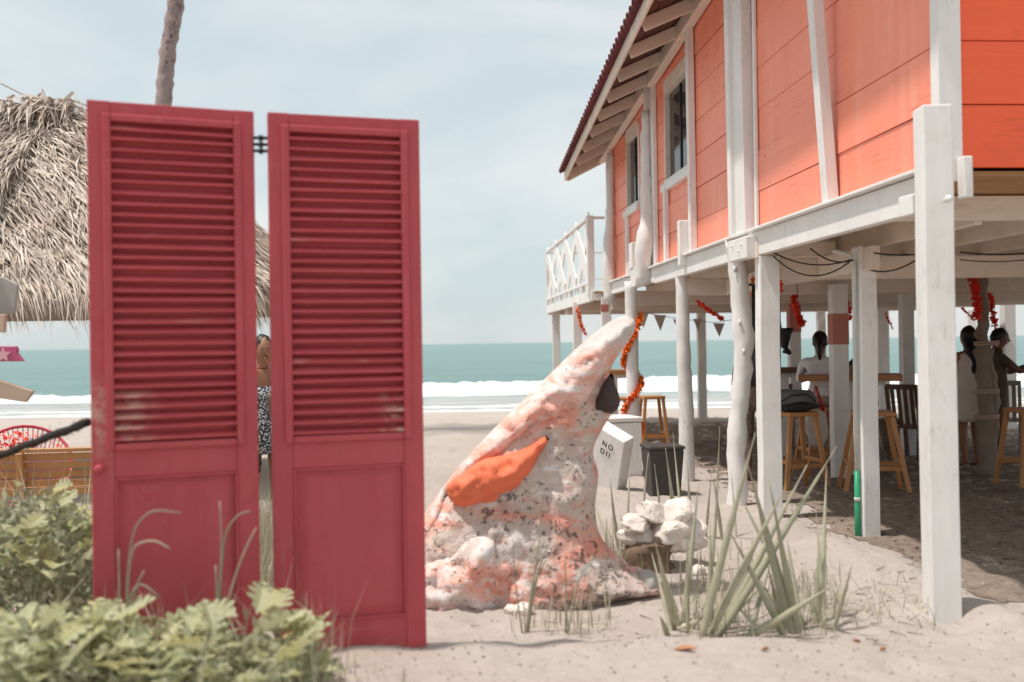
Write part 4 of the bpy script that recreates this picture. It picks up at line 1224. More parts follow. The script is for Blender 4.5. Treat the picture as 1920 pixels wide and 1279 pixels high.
# white leaning sign board with letters
sb = on_ground(1135, 900, 10.6)
t = empty('leaning_sign', sb, -0.75, 'thick white leaning board with small black letters beside the log post', 'sign')
mb = MB(); lean = math.radians(-24)
mb.box(-0.30, 0.22, -0.08, 0.08, -0.02, 0.72)
o = bevel(mb.build('board', M['white'], t, rot=(0.30, -lean, 0)), 0.012, 2)
def text(name, body, size, mat, parent, loc, rot, ext=0.002, font_space=1.0):
    cu = bpy.data.curves.new(name, 'FONT'); cu.body = body; cu.size = size; cu.extrude = ext; cu.align_x = 'CENTER'; cu.space_character = font_space
    tmp = bpy.data.objects.new(name, cu); COL.objects.link(tmp)
    dg = bpy.context.evaluated_depsgraph_get(); dg.update()
    me = bpy.data.meshes.new_from_object(tmp.evaluated_get(dg)); bpy.data.objects.remove(tmp)
    me.materials.clear(); me.materials.append(mat)
    return obj(name, me, parent, loc, rot)
for row, (txt, z) in enumerate((("NO", 0.54), ("DII", 0.44))):
    text('lettering', txt, 0.085, M['blackletter'], o, (0.02 - 0.02 * row, -0.0845, z), (PI / 2, 0, 0), font_space=1.4)
# white crate top behind the sign
mb = MB(); cb = on_ground(1152, 860, 11.8); mb.box(-0.25, 0.25, -0.25, 0.25, -0.05, 0.62, jit=0.004)
tc_ = empty('white_crate', cb, 0.3, 'plain white box behind the leaning sign', 'box')
bevel(mb.build('crate_body', M['white'], tc_), 0.015, 2)
mb = MB(); mb.box(-0.265, 0.265, -0.265, 0.265, 0.628, 0.68); bevel(mb.build('crate_lid', M['white'], tc_), 0.012, 2)

# ================================================================== the red louvred doors
D1 = 3.79
LW = 0.62
def leaf_frame(parent, a, b, z0, ztop, seed):
    """one door leaf standing from ground point a to ground point b"""
    a = Vector((a[0], a[1], 0)); b = Vector((b[0], b[1], 0))
    w = (b - a).length; rz = math.atan2(b.y - a.y, b.x - a.x)
    L = empty('door_leaf', (a.x, a.y, 0), rz); L.parent = parent
    L.location = (a.x - parent.location.x, a.y - parent.location.y, 0)
    T = 0.042
    z_l0, z_l1 = 1.135, ztop - 0.075            # louvre opening
    z_p0, z_p1 = z0 + 0.14, 1.005                # bottom panel opening
    sw = 0.082
    def part(name, x0, x1, y0, y1, za, zb, mat='door', bv=0.004):
        mb = MB(); mb.box(x0, x1, y0, y1, za, zb); return bevel(mb.build(name, M[mat], L), bv, 2)
    part('stile', 0, sw, -T / 2, T / 2, z0, ztop, 'door_scuffed' if seed == 1 else 'door'); part('stile', w - sw, w, -T / 2, T / 2, z0, ztop)
    part('rail', sw, w - sw, -T / 2 + 0.001, T / 2 - 0.001, z_l1, ztop - 0.001)
    part('rail', sw, w - sw, -T / 2 + 0.001, T / 2 - 0.001, z_p1, z_l0)
    part('rail', sw, w - sw, -T / 2 + 0.001, T / 2 - 0.001, z0 + 0.001, z_p0)
    # raised moulding round the louvres, on both faces
    for sgn in (-1, 1):
        for (x0, x1, za, zb) in ((sw - 0.030, sw + 0.001, z_l0 - 0.026, z_l1 + 0.026), (w - sw - 0.001, w - sw + 0.030, z_l0 - 0.026, z_l1 + 0.026),
                                 (sw + 0.0015, w - sw - 0.0015, z_l1 - 0.002, z_l1 + 0.026), (sw + 0.0015, w - sw - 0.0015, z_l0 - 0.026, z_l0 + 0.002)):
            y0, y1 = sorted((sgn * (T / 2 + 0.0005), sgn * (T / 2 + 0.014)))
            part('moulding', x0, x1, y0, y1, za, zb, bv=0.006)
    # slats
    n = 30; pitch = (z_l1 - z_l0) / n
    part('added_backing_board', sw - 0.004, w - sw + 0.004, 0.0135, 0.0195, z_l0 - 0.004, z_l1 + 0.004)  # added behind the slats to block light and keep the gaps dark
    sl = MB(); ch = 0.040; th = 0.0135; an = math.radians(27)
    prof = [(-ch / 2, -th * 0.36), (-ch / 2 - 0.004, -th * 0.1), (-ch / 2 - 0.0035, th * 0.18), (-ch / 2, th * 0.40), (-ch / 2 + 0.006, th / 2), (ch / 2, th / 2), (ch / 2, -th / 2), (-ch / 2 + 0.005, -th / 2)]
    ring = [(u * math.cos(an) - v * math.sin(an) - 0.006, u * math.sin(an) + v * math.cos(an)) for (u, v) in prof]
    k = len(ring); x0, x1 = sw - 0.004, w - sw + 0.004
    smes = {}
    for key in ('slat', 'slat_scuff_near_edge', 'slat_scuff_far_edge'):
        sl = MB(); sl.add([(x0, y, z) for y, z in ring] + [(x1, y, z) for y, z in ring],
           [tuple(range(k - 1, -1, -1)), tuple(range(k, 2 * k))] + [(i, (i + 1) % k, k + (i + 1) % k, k + i) for i in range(k)])
        smes[key] = sl.mesh('slat', M[key])
    rr = random.Random(seed)
    for i in range(n):
        key = 'slat'
        if seed == 1 and i < 5: key = 'slat_scuff_near_edge'
        if seed == 2 and i < 4: key = 'slat_scuff_far_edge'
        obj('slat', smes[key], L, (rr.uniform(-0.002, 0.002), rr.uniform(-0.0015, 0.0015), z_l0 + (i + 0.5) * pitch + rr.uniform(-0.0025, 0.0025)),
            (rr.uniform(-0.09, 0.09), rr.uniform(-0.006, 0.006), 0))
    # sunk bottom panel with sloping margins
    pin = MB(); x0, x1 = sw, w - sw; d = 0.014
    pin.box(x0, x1, -0.006, 0.006, z_p0, z_p1); pin.build('bottom_panel', M['door'], L)
    rp = MB(); i1, i2 = 0.03, 0.055
    for s_ in (-1,):
        vs = [(x0 + i1, -0.0065, z_p0 + i1), (x1 - i1, -0.0065, z_p0 + i1), (x1 - i1, -0.0065, z_p1 - i1), (x0 + i1, -0.0065, z_p1 - i1),
              (x0 + i2, -0.0125, z_p0 + i2), (x1 - i2, -0.0125, z_p0 + i2), (x1 - i2, -0.0125, z_p1 - i2), (x0 + i2, -0.0125, z_p1 - i2)]
        rp.add(vs, [(4, 5, 6, 7), (0, 1, 5, 4), (1, 2, 6, 5), (2, 3, 7, 6), (3, 0, 4, 7), (0, 3, 2, 1)])
    rp.build('raised_field', M['door'], L)
    for (xa, xb, za, zb) in ((x0, x0 + 0.010, z_p0, z_p1), (x1 - 0.010, x1, z_p0, z_p1), (x0 + 0.0105, x1 - 0.0105, z_p1 - 0.010, z_p1), (x0 + 0.0105, x1 - 0.0105, z_p0, z_p0 + 0.010)):
        part('moulding', xa, xb, -0.026, -0.0066, za, zb, bv=0.003)
    return L, w
doors = empty('louvred_door', (-1.0, 4.0, 0), 0, 'tall dark red louvred folding door standing in the sand', 'door')
la = (-0.424 * D1, D1); lb = (-0.2726 * D1, 1.0615 * D1)
ra = (-0.2562 * D1, 1.056 * D1); rb = (-0.1005 * D1, 1.104 * D1)
DTOP = 2.447; DBOT = 0.235
leafL, wl_ = leaf_frame(doors, la, lb, DBOT, DTOP, 1)
leafR, wr_ = leaf_frame(doors, ra, rb, DBOT, DTOP - 0.008, 2)
# iron hinge bridging the two leaves
hp0 = P(489, 271, 4.0); hg = empty('hinge', (hp0.x + 1.0, hp0.y - 4.0, hp0.z)); hg.parent = doors; hg.rotation_euler = (0, 0, 0.2)
for i in (-1, 0, 1):
    mb = MB(); mb.tube([(0, 0, i * 0.026 - 0.011), (0, 0, i * 0.026 + 0.011)], 0.009, 8); mb.build('knuckle', M['iron'], hg)
    mb = MB(); mb.box(-0.030, 0.030, -0.002, 0.002, i * 0.026 - 0.006, i * 0.026 + 0.006); mb.build('hinge_plate', M['iron'], hg)
hp0 = P(489, 900, 4.0)
# door knob
mb = MB(); kq = MB(); kq.lathe([(0.008, 0.0), (0.008, 0.006), (0.015, 0.010), (0.018, 0.018), (0.014, 0.026), (0.003, 0.029)], 14)
kn = kq.build('door_knob', M['door'], leafL, (0.026, -0.0215, 1.045), (PI / 2, 0, 0))
# prop stake behind the doors keeping them up
mb = MB(); mb.bar((0.12, 0.55, 0.1), (0.02, 0.055, 1.3), 0.04, 0.04, upv=(1, 0, 0)); mb.build('prop_stake', M['drift'], doors)

# ================================================================== sculpture
def inflate(outline, Y, thick, R, step=0.035, nz=0.02, ns=7.0, seed=0.0, yflat=0.0, ybias=None, crease=0.05):
    """solid with the given photo outline at depth Y: inflated to both sides, thick(x,z) = half depth. world coords"""
    pts = [P(a, b, Y) for a, b in outline]
    # smooth + resample the outline
    pl = [Vector((p.x, p.z)) for p in pts]
    fine = []
    n = len(pl)
    for i in range(n):
        p0, p1, p2, p3 = pl[i - 1], pl[i], pl[(i + 1) % n], pl[(i + 2) % n]
        m_ = max(1, int((p2 - p1).length / (step * 0.9)))
        for k in range(m_):
            t = k / m_
            fine.append(0.5 * ((2 * p1) + (p2 - p0) * t + (2 * p0 - 5 * p1 + 4 * p2 - p3) * t * t + (3 * p1 - p0 - 3 * p2 + p3) * t ** 3))
    nb = len(fine)
    A = np.array([(p.x, p.y) for p in fine]); B = np.roll(A, -1, axis=0)
    def dist(q):
        ab = B - A; ap = q - A
        t = np.clip((ap * ab).sum(1) / (ab * ab).sum(1), 0, 1)
        return float(np.sqrt((((A + ab * t[:, None]) - q) ** 2).sum(1)).min())
    def inside(q):
        c = (A[:, 1] > q[1]) != (B[:, 1] > q[1])
        with np.errstate(divide='ignore', invalid='ignore'):
            xi = (B[:, 0] - A[:, 0]) * (q[1] - A[:, 1]) / (B[:, 1] - A[:, 1]) + A[:, 0]
        return bool((c & (q[0] < xi)).sum() % 2)
    ins = []
    x0, z0 = A.min(0); x1, z1 = A.max(0)
    zz = z0; row = 0
    while zz < z1:
        xx = x0 + (row % 2) * step / 2
        while xx < x1:
            q = np.array((xx, zz))
            if inside(q) and dist(q) > step * 0.55: ins.append(Vector((xx, zz)))
            xx += step
        zz += step * 0.87; row += 1
    V2, E2, F2, *_ = delaunay_2d_cdt(fine + ins, [(i, (i + 1) % nb) for i in range(nb)], [list(range(nb))], 1, 1e-6)
    ds = [dist(np.array((v.x, v.y))) for v in V2]
    vs = []; back = {}
    def off(v, d):
        t = min(1.0, d / R); return thick(v.x, v.y) * math.sqrt(max(0.0, 1 - (1 - t) ** 2))
    for i, v in enumerate(V2):
        h = off(v, ds[i]) if ds[i] > 1e-5 else 0.0
        yb = ybias(v.x, v.y) if ybias else 0.0
        q = Vector((v.x, Y - h + yb, v.y))
        nn = fbm((q.x * ns + seed, q.y * ns, q.z * ns), 4) * nz + fbm((q.x * ns * 3 + seed, q.y * ns, q.z * ns * 3), 3) * nz * 0.5
        nn -= crease * abs(fbm((q.x * 9 + seed, q.y * 9 + 3, q.z * 9), 3))
        vs.append(Vector((q.x, q.y - nn * min(1, ds[i] / 0.03), q.z)))
    nV = len(vs)
    for i, v in enumerate(V2):
        if ds[i] <= 1e-5: back[i] = i
        else:
            back[i] = len(vs); vs.append(Vector((v.x, Y + off(v, ds[i]) * 0.9 + (ybias(v.x, v.y) if ybias else 0), v.y)))
    fs = []
    for f in F2:
        a, b, c = f[0], f[1], f[2]
        ar = (V2[b].x - V2[a].x) * (V2[c].y - V2[a].y) - (V2[b].y - V2[a].y) * (V2[c].x - V2[a].x)
        g = tuple(f) if ar > 0 else tuple(reversed(f))
        fs.append(g); fs.append(tuple(back[i] for i in reversed(g)))
    mb = MB(); mb.add(vs, fs, 0, True)
    return mb
YS = 5.6
sc_base = P(1000, 1120, YS); sc_base.z = ground_z(sc_base.x, sc_base.y)
sculpt = empty('animal_sculpture', sc_base, 0, 'coral, white and black mottled creature sculpture with upturned open snout', 'sculpture')
body_out = [(1232, 1106), (1228, 1078), (1190, 1062), (1152, 1036), (1124, 1000), (1116, 950), (1122, 890), (1112, 845), (1132, 800), (1158, 756), (1148, 726), (1142, 700), (1154, 674), (1174, 645), (1190, 618), (1188, 600), (1174, 592), (1142, 604), (1090, 645), (1040, 693), (990, 742), (940, 790),
            (890, 842), (850, 888), (815, 935), (780, 985), (735, 1030), (700, 1080), (700, 1175), (800, 1175), (900, 1170), (1000, 1175), (1070, 1168), (1110, 1145), (1150, 1128)]
zt = P(1100, 640, YS).z
def th_body(x, z):
    t = max(0, min(1, (1.75 - z) / 1.6)); return 0.13 + 0.30 * t
mb = inflate(body_out, YS, th_body, 0.27, 0.022, 0.035, 5.0, crease=0.025)
o = mb.build('body', M['sculpt'], sculpt); o.data.transform(Matrix.Translation(-sc_base))
def addpart(name, outline, dy, th, R, mat, nz=0.015, ns=9, step=0.022, seed=0.0, crease=0.05):
    mb = inflate(outline, YS - dy, lambda x, z: th, R, step, nz, ns, seed, crease=crease)
    q = mb.build(name, M[mat], sculpt); q.data.transform(Matrix.Translation(-sc_base)); return q
addpart('orange_eye_ridge', [(838, 912), (868, 886), (905, 862), (950, 852), (990, 838), (1022, 818), (1030, 822), (1010, 856), (992, 892), (960, 925), (915, 945), (872, 952), (846, 940)], 0.285, 0.12, 0.22, 'sculpt_orange', 0.03, 14, seed=3, crease=0.04)
addpart('upper_jaw', [(1191, 618), (1189, 600), (1174, 592), (1142, 604), (1090, 645), (1040, 693), (990, 742), (940, 790), (890, 842), (850, 888), (815, 935), (780, 985), (735, 1035), (715, 1110), (770, 1085), (812, 1035), (838, 985), (845, 925), (890, 884), (950, 850), (1010, 815), (1052, 790), (1096, 762), (1122, 722), (1140, 696), (1155, 672), (1175, 644)],
        0.07, 0.26, 0.21, 'sculpt_top', 0.04, 8, seed=9, crease=0.045)
addpart('mouth_shade', [(1146, 700), (1154, 722), (1163, 754), (1150, 775), (1128, 772), (1112, 768), (1124, 732)], 0.16, 0.08, 0.05, 'sculpt_shade', 0.01)  # dark solid in place of the open mouth, its shade painted on
addpart('front_flipper', [(740, 1175), (748, 1090), (800, 1058), (850, 1040), (876, 1014), (905, 1006), (930, 1018), (932, 1045), (960, 1064), (955, 1080), (920, 1086), (925, 1110), (935, 1135), (900, 1160)], 0.36, 0.16, 0.22, 'sculpt_top', 0.04, 9, seed=6)
addpart('grey_toe', [(1195, 1072), (1222, 1070), (1236, 1088), (1228, 1106), (1198, 1108)], 0.10, 0.12, 0.05, 'signgrey', 0.01)

# ================================================================== thatched palapa
pal = empty('palapa', (-4.6, 12.0, ground_z(-4.6, 12.0)), 0, 'thatched palm palapa shelter behind the red doors', 'shelter')
pz = pal.location.z
RX0, RX1, RYc, RZ = -9.2, -5.35, 12.0, 4.28        # ridge
EX0, EX1, EY0, EY1, EZ = -12.2, -2.3, 9.4, 14.6, 2.02
rp_ = random.Random(11)
def roof_point(u, t):
    """u round the plan perimeter 0..1, t from ridge 0 to eave 1"""
    per = [(EX0, EY0), (EX1, EY0), (EX1, EY1), (EX0, EY1), (EX0, EY0)]
    Ls = [math.dist(per[i], per[i + 1]) for i in range(4)]; d = u * sum(Ls)
    for i in range(4):
        if d <= Ls[i] or i == 3:
            k = d / Ls[i]; e = (per[i][0] + (per[i + 1][0] - per[i][0]) * k, per[i][1] + (per[i + 1][1] - per[i][1]) * k); break
        d -= Ls[i]
    # round the plan corners
    cxm = (EX0 + EX1) / 2; cym = (EY0 + EY1) / 2
    rx = max(RX0, min(RX1, e[0] + (RX1 - EX1) * (1 if e[0] > RX1 else 0) - (EX0 - RX0) * (1 if e[0] < RX0 else 0) if e[0] > RX1 or e[0] < RX0 else e[0]))
    r = Vector((rx, RYc, RZ)); q = Vector((e[0], e[1], EZ))
    out = Vector((e[0] - rx, e[1] - RYc, 0)); ol = out.length
    mx = 3.4
    if ol > mx: q = Vector((rx, RYc, 0)) + out * (mx / ol); q.z = EZ
    p = r.lerp(q, t); p.z += 0.22 * math.sin(PI * t)
    return p
mb = MB(); core = MB()
nu, nt_ = 90, 10
vs = [roof_point(i / nu, j / nt_) - Vector((0, 0, 0.10)) for i in range(nu) for j in range(nt_ + 1)]
fs = [(i * (nt_ + 1) + j, ((i + 1) % nu) * (nt_ + 1) + j, ((i + 1) % nu) * (nt_ + 1) + j + 1, i * (nt_ + 1) + j + 1) for i in range(nu) for j in range(nt_)]
core.add([v - pal.location for v in vs], fs, 0, True)
core.build('thatch_core', M['straw_core'], pal)
def straw(p, d, nrm, L_, w, droop):
    s_ = d.cross(nrm).normalized(); tw = rp_.uniform(-0.7, 0.7); s_ = (s_ * math.cos(tw) + nrm * math.sin(tw))
    a = p; b = p + d * L_ * 0.55 + nrm * rp_.uniform(0.0, 0.05); c = p + d * L_ + Vector((0, 0, -droop * L_)) + nrm * rp_.uniform(-0.02, 0.07) + s_ * rp_.uniform(-0.1, 0.1) * L_
    return [a - s_ * w / 2, a + s_ * w / 2, b + s_ * w * 0.42, b - s_ * w * 0.42, c]
for i in range(34000):
    u = rp_.random()
    # most of the straw where the photo can see it: front and right hip
    if rp_.random() < 0.75: u = rp_.uniform(0.12, 0.56)
    t = 1 - (rp_.random() ** 1.25)
    t = min(1.0, max(0.0, t))
    p = roof_point(u, t); p2 = roof_point(u, min(1.0, t + 0.05)) if t < 0.95 else p + (p - roof_point(u, t - 0.05))
    d = (p2 - p).normalized() if (p2 - p).length > 1e-5 else Vector((0, -0.6, -0.8))
    tang = roof_point((u + 0.004) % 1, max(t, 0.1)) - roof_point((u - 0.004) % 1, max(t, 0.1))
    nrm = tang.cross(d)
    if nrm.length < 1e-6: continue
    nrm.normalize()
    if nrm.z < 0: nrm = -nrm
    d = (d + tang.normalized() * rp_.gauss(0, 0.22) + nrm * rp_.uniform(0.0, 0.12)).normalized()
    L_ = rp_.uniform(0.22, 0.6); w = rp_.uniform(0.008, 0.026)
    q = straw(p + nrm * rp_.uniform(-0.03, 0.08) - pal.location, d, nrm, L_, w, 0.05 + (0.3 if t > 0.95 else 0.0)) if t < 0.97 else straw(p - pal.location, d, nrm, L_ * 0.5, w, 0.5)
    mb.add(q, [(0, 1, 2, 3), (3, 2, 4)])
for i in range(1400):        # ragged cap along the ridge
    x = rp_.uniform(RX0 - 0.2, RX1 + 0.15); p = Vector((x, RYc + rp_.uniform(-0.25, 0.2), RZ + rp_.uniform(0.0, 0.22)))
    d = Vector((rp_.gauss(0, 0.8), -1 if rp_.random() < 0.7 else 1, rp_.uniform(-0.9, 0.15))).normalized()
    mb.add(straw(p - pal.location, d, Vector((0, 0, 1)), rp_.uniform(0.3, 0.7), rp_.uniform(0.02, 0.05), 0.35), [(0, 1, 2, 3), (3, 2, 4)])
for i in range(330):         # long strands hanging from the eave
    u = rp_.uniform(0.05, 0.6); p = roof_point(u, 1.0)
    d = Vector((rp_.gauss(0, 0.12), rp_.gauss(0, 0.12), -1)).normalized()
    mb.add(straw(p - pal.location, d, Vector((0, -1, 0)), rp_.uniform(0.06, 0.28), rp_.uniform(0.010, 0.028), 0.0), [(0, 1, 2, 3), (3, 2, 4)])
th = mb.build('thatch', M['thatch'], pal); th['kind'] = 'stuff'
for (x, y) in ((-3.3, 10.6), (-3.6, 13.2), (-10.4, 10.8), (-10.4, 13.2)):
    g = ground_z(x, y)
    log('shelter_post', [Vector((x, y, g - 0.3)) - pal.location, Vector((x + 0.03, y, 1.2)) - pal.location, Vector((x, y, 2.5)) - pal.location], [0.08, 0.075, 0.07], 'drift', parent=pal)

# ================================================================== palm trunk rising behind the doors
YP = 19.0
pb = P(285, 640, YP); pbase = Vector((pb.x, pb.y, ground_z(pb.x, pb.y)))
palm = empty('palm_tree', pbase, 0, 'leaning palm trunk rising behind the left red door', 'palm tree')
pts = [Vector((0.0, 0, -0.3)), Vector((0.02, 0, 0.8))] + [P(a, b, YP) - pbase for a, b in ((300, 330), (306, 200), (312, 120), (321, 60), (330, 0), (345, -140), (365, -300), (385, -420))]
P2 = []; rr = []
fine = []
for i in range(len(pts) - 1):
    m_ = max(2, int((pts[i + 1] - pts[i]).length / 0.09))
    for k in range(m_): fine.append(pts[i].lerp(pts[i + 1], k / m_))
for i, p in enumerate(fine):
    rr.append((0.175 - 0.045 * i / len(fine)) * (1 + 0.05 * ((i % 3) - 1)))
mb = MB(); mb.tube(fine, rr, 14, noise=0.03, ns=7.0); mb.build('trunk', M['bark'], palm)
top = fine[-1]
rq = random.Random(5)
for k in range(11):
    az = 2 * PI * k / 11 + rq.uniform(-0.2, 0.2); el = rq.uniform(0.1, 0.9)
    mb = MB(); ln = rq.uniform(1.9, 2.5); prev = top
    spine = []
    for j in range(12):
        t = j / 11
        spine.append(top + Vector((math.cos(az) * ln * t, math.sin(az) * ln * t, el * ln * t * 0.9 - 1.5 * t * t)))
    mb.tube(spine, [0.02 * (1 - j / 12.5) for j in range(12)], 5)
    for j in range(1, 12):
        for m_ in range(3):
            p = spine[j - 1].lerp(spine[j], m_ / 3); tdir = (spine[j] - spine[j - 1]).normalized(); sd = tdir.cross(Vector((0, 0, 1))).normalized()
            for s_ in (-1, 1):
                L_ = 0.55 * math.sin(PI * (0.12 + 0.8 * j / 12)); e = p + sd * s_ * L_ + tdir * 0.25 * L_ + Vector((0, 0, -0.3 * L_))
                mb.add([p - tdir * 0.012, p + tdir * 0.012, p.lerp(e, 0.5) + tdir * 0.018 + Vector((0, 0, 0.03)), e], [(0, 1, 2), (0, 2, 3)])
    f = mb.build('frond', M['palmfrond'], palm)

# ================================================================== signpost at the left edge
YG = 5.6
sg = P(-55, 900, YG); sg = Vector((sg.x, sg.y, ground_z(sg.x, sg.y)))
sign = empty('signpost', sg, 0, 'wooden signpost arms poking in at the left edge, one magenta with a star', 'signpost')
log('post', [(0, 0, -0.3), (0.01, 0, 1.0), (0, 0, 2.1)], [0.05, 0.048, 0.045], 'drift', parent=sign)
def arm(pts, mat, th=0.03, dy=-0.06, name='sign_arm'):
    mb = MB(); q = [P(a, b, YG) - sg for a, b in pts]; mb.prism([(v.x, v.z) for v in q], dy - th, dy)
    return bevel(mb.build(name, M[mat], sign), 0.004)
arm([(-150, 535), (-5, 518), (22, 532), (16, 588), (-150, 600)], 'signgrey', dy=0.09)
arm([(-150, 590), (24, 590), (22, 624), (-150, 612)], 'signwood')
am = arm([(-150, 648), (44, 649), (47, 656), (45, 661), (58, 677), (-150, 679)], 'magenta')
arm([(-150, 655), (-20, 700), (76, 732), (62, 753), (-20, 740), (-150, 715)], 'signwood')
mb = MB(); c = P(22, 665, YG) - sg; st_ = []
for k in range(10):
    a = PI / 2 + k * PI / 5; r = 0.046 if k % 2 == 0 else 0.02
    st_.append((c.x + math.cos(a) * r, c.z + math.sin(a) * r))
mb.prism(st_, -0.096, -0.0905); mb.build('star', M['pink'], sign)
# dark rope from the sign to the back of the door
rt_ = MB(); a = P(-60, 880, 4.7); b = P(40, 838, 4.45); c = P(165, 792, 4.05)
rope_pts = []
for i in range(26):
    t = i / 25; p = a.lerp(b, t * 2) if t < 0.5 else b.lerp(c, t * 2 - 1); rope_pts.append(p + Vector((0, 0, 0.002 * math.sin(i * 1.1))))
ro = empty('dark_branch', a, 0, 'dark fibrous branch running to the edge of the left red door', 'branch')
rope_l = [p - a for p in rope_pts]
rt_.tube(rope_l, [0.017 + 0.0015 * math.sin(i * 1.9) for i in range(26)], 9, noise=0.005, ns=40); rt_.build('stem', M['rope'], ro)
fz = MB(); rf = random.Random(9)
for i in range(260):
    p = rope_l[rf.randrange(26)] + Vector((rf.gauss(0, .02), rf.gauss(0, .012), rf.gauss(0, .012))); d = Vector((rf.gauss(0, 1), rf.gauss(0, 1), rf.gauss(0, 1))).normalized() * 0.03
    fz.add([p, p + Vector((0.003, 0, 0.002)), p + d], [(0, 1, 2)])
f_ = fz.build('fibres', M['rope'], ro); f_['kind'] = 'stuff'

# ================================================================== red cord chair and slatted bench behind the grass
ac = on_ground(48, 880, 8.2)
chair = empty('cord_chair', ac, 0.5, 'round red cord lounge chair beyond the bench', 'chair')
def ring(c, rx, rz_, tilt, n=28):
    out = []
    for i in range(n + 1):
        a = 2 * PI * i / n; p = Vector((math.cos(a) * rx, 0, math.sin(a) * rz_)); p.rotate(Matrix.Rotation(tilt, 3, 'X')); out.append(Vector(c) + p)
    return out
R0 = ring((0, 0.12, 0.50), 0.36, 0.40, -0.75); R1 = ring((0, 0.02, 0.22), 0.16, 0.13, -1.2)
mb = MB(); mb.tube(R0, 0.013, 7); mb.build('hoop', M['redcord'], chair)
mb = MB(); mb.tube(R1, 0.010, 6); mb.build('inner_ring', M['redcord'], chair)
mb = MB()
for i in range(0, 28):
    mb.tube([R0[i], R0[i].lerp(R1[i], 0.5) + Vector((0, 0.02, -0.03)), R1[i]], 0.0045, 4)
    m0 = (R0[i] + R0[i + 1]) / 2; m1 = (R1[i] + R1[i + 1]) / 2
    mb.tube([m0, m0.lerp(m1, 0.5) + Vector((0, 0.02, -0.03)), m1], 0.0045, 4)
mb.build('cords', M['redcord'], chair)['kind'] = 'stuff'
for (x, y) in ((-0.28, -0.25), (0.28, -0.25), (0.0, 0.38)):
    mb = MB(); mb.tube([(x, y, -0.03), (x * 0.55, y * 0.4, 0.27)], 0.011, 6); mb.build('leg', M['iron'], chair)
# flowers on the seat (red-orange paper)
fl = MB(); rf = random.Random(4)
for i in range(60):
    p = Vector((rf.gauss(0, 0.12), rf.gauss(0, 0.05), rf.uniform(0.0, 0.09))); a = Vector((rf.gauss(0, 1), rf.gauss(0, 1), rf.gauss(0, 1))).normalized(); b = a.cross(Vector((0, 0, 1))).normalized()
    fl.add([p, p + a * 0.03 + b * 0.02, p + a * 0.05, p + a * 0.03 - b * 0.02], [(0, 1, 2, 3)])
fp = P(20, 838, 7.7)
tag(fl.build('red_flowers', M['redpaper'], loc=fp), 'small heap of red paper flowers on the bench by the chair', 'flowers')

bb = on_ground(105, 905, 7.6)
bench = empty('slatted_bench', bb, 0.12, 'low orange slatted wooden bench half hidden in dry grass', 'bench')
zt_ = P(100, 848, 7.6).z - bb.z; zb_ = P(100, 915, 7.6).z - bb.z
for i in range(5):
    z = zt_ - 0.035 - i * 0.066
    mb = MB(); mb.box(-0.55, 0.95, 0.0, 0.025, z - 0.026, z + 0.026); bevel(mb.build('back_slat', M['stool'], bench), 0.003)
mb = MB(); mb.box(-0.58, 1.0, -0.01, 0.05, zt_ + 0.0, zt_ + 0.03); bevel(mb.build('top_rail', M['stool'], bench), 0.003)
for x in (-0.235, 0.5, 0.96):
    mb = MB(); mb.bar((x + 0.02, -0.03, -0.05), (x - 0.02, -0.025, zt_ - 0.001), 0.05, 0.05, upv=(1, 0, 0)); bevel(mb.build('leg', M['stool'], bench), 0.003)
for i in range(4):
    mb = MB(); mb.box(-0.55, 0.95, 0.06 + i * 0.1, 0.15 + i * 0.1, zt_ - 0.30, zt_ - 0.275); mb.build('seat_slat', M['stool'], bench)

# ================================================================== coral stones on a stump
rk = on_ground(1222, 1050, 6.2)
cairn = empty('stone_heap', rk, 0, 'heap of white coral stones on a short brown stump', 'stones')
log('stump', [(-0.02, 0, -0.1), (0, 0, 0.05), (0.0, 0, 0.16)], [0.17, 0.15, 0.16], 'stump', n=14, nz=0.08, ns=8, parent=cairn)
rs_ = random.Random(21)
import bmesh
def rock_mesh(r, seed, flat=0.8):
    q = random.Random(seed); bm = bmesh.new()
    for i in range(30):
        d = Vector((q.gauss(0, 1), q.gauss(0, 1), q.gauss(0, 1))).normalized() * q.uniform(0.86, 1.0)
        bm.verts.new((d.x * r * 1.15, d.y * r, d.z * r * flat))
    res = bmesh.ops.convex_hull(bm, input=bm.verts[:])
    junk = [v for v in bm.verts if not v.link_faces]
    bmesh.ops.delete(bm, geom=junk, context='VERTS')
    bmesh.ops.bevel(bm, geom=bm.edges[:], offset=r * 0.05, segments=1, affect='EDGES')
    bmesh.ops.triangulate(bm, faces=bm.faces[:]); bmesh.ops.subdivide_edges(bm, edges=bm.edges[:], cuts=1)
    for v in bm.verts: v.co += v.co.normalized() * r * 0.10 * fbm(v.co * (3.5 / r) * 0.6 + Vector((seed, 0, 0)), 3)
    me = bpy.data.meshes.new('stone'); bm.to_mesh(me); bm.free(); me.materials.append(M['stone']); return me
stones = [(1192, 984, .095), (1226, 962, .105), (1268, 962, .12), (1206, 1004, .11), (1250, 998, .135), (1292, 994, .105), (1306, 1016, .075), (1178, 1008, .07), (1236, 1020, .08), (1274, 1022, .08)]
for i, (a, b, r) in enumerate(stones):
    q = P(a, b, 6.2 + rs_.uniform(-0.06, 0.05)) - rk
    obj('stone', rock_mesh(r * 1.12, i + 3, 0.72), cairn, q, (rs_.uniform(-0.3, 0.3), rs_.uniform(-0.3, 0.3), rs_.uniform(0, 3)))
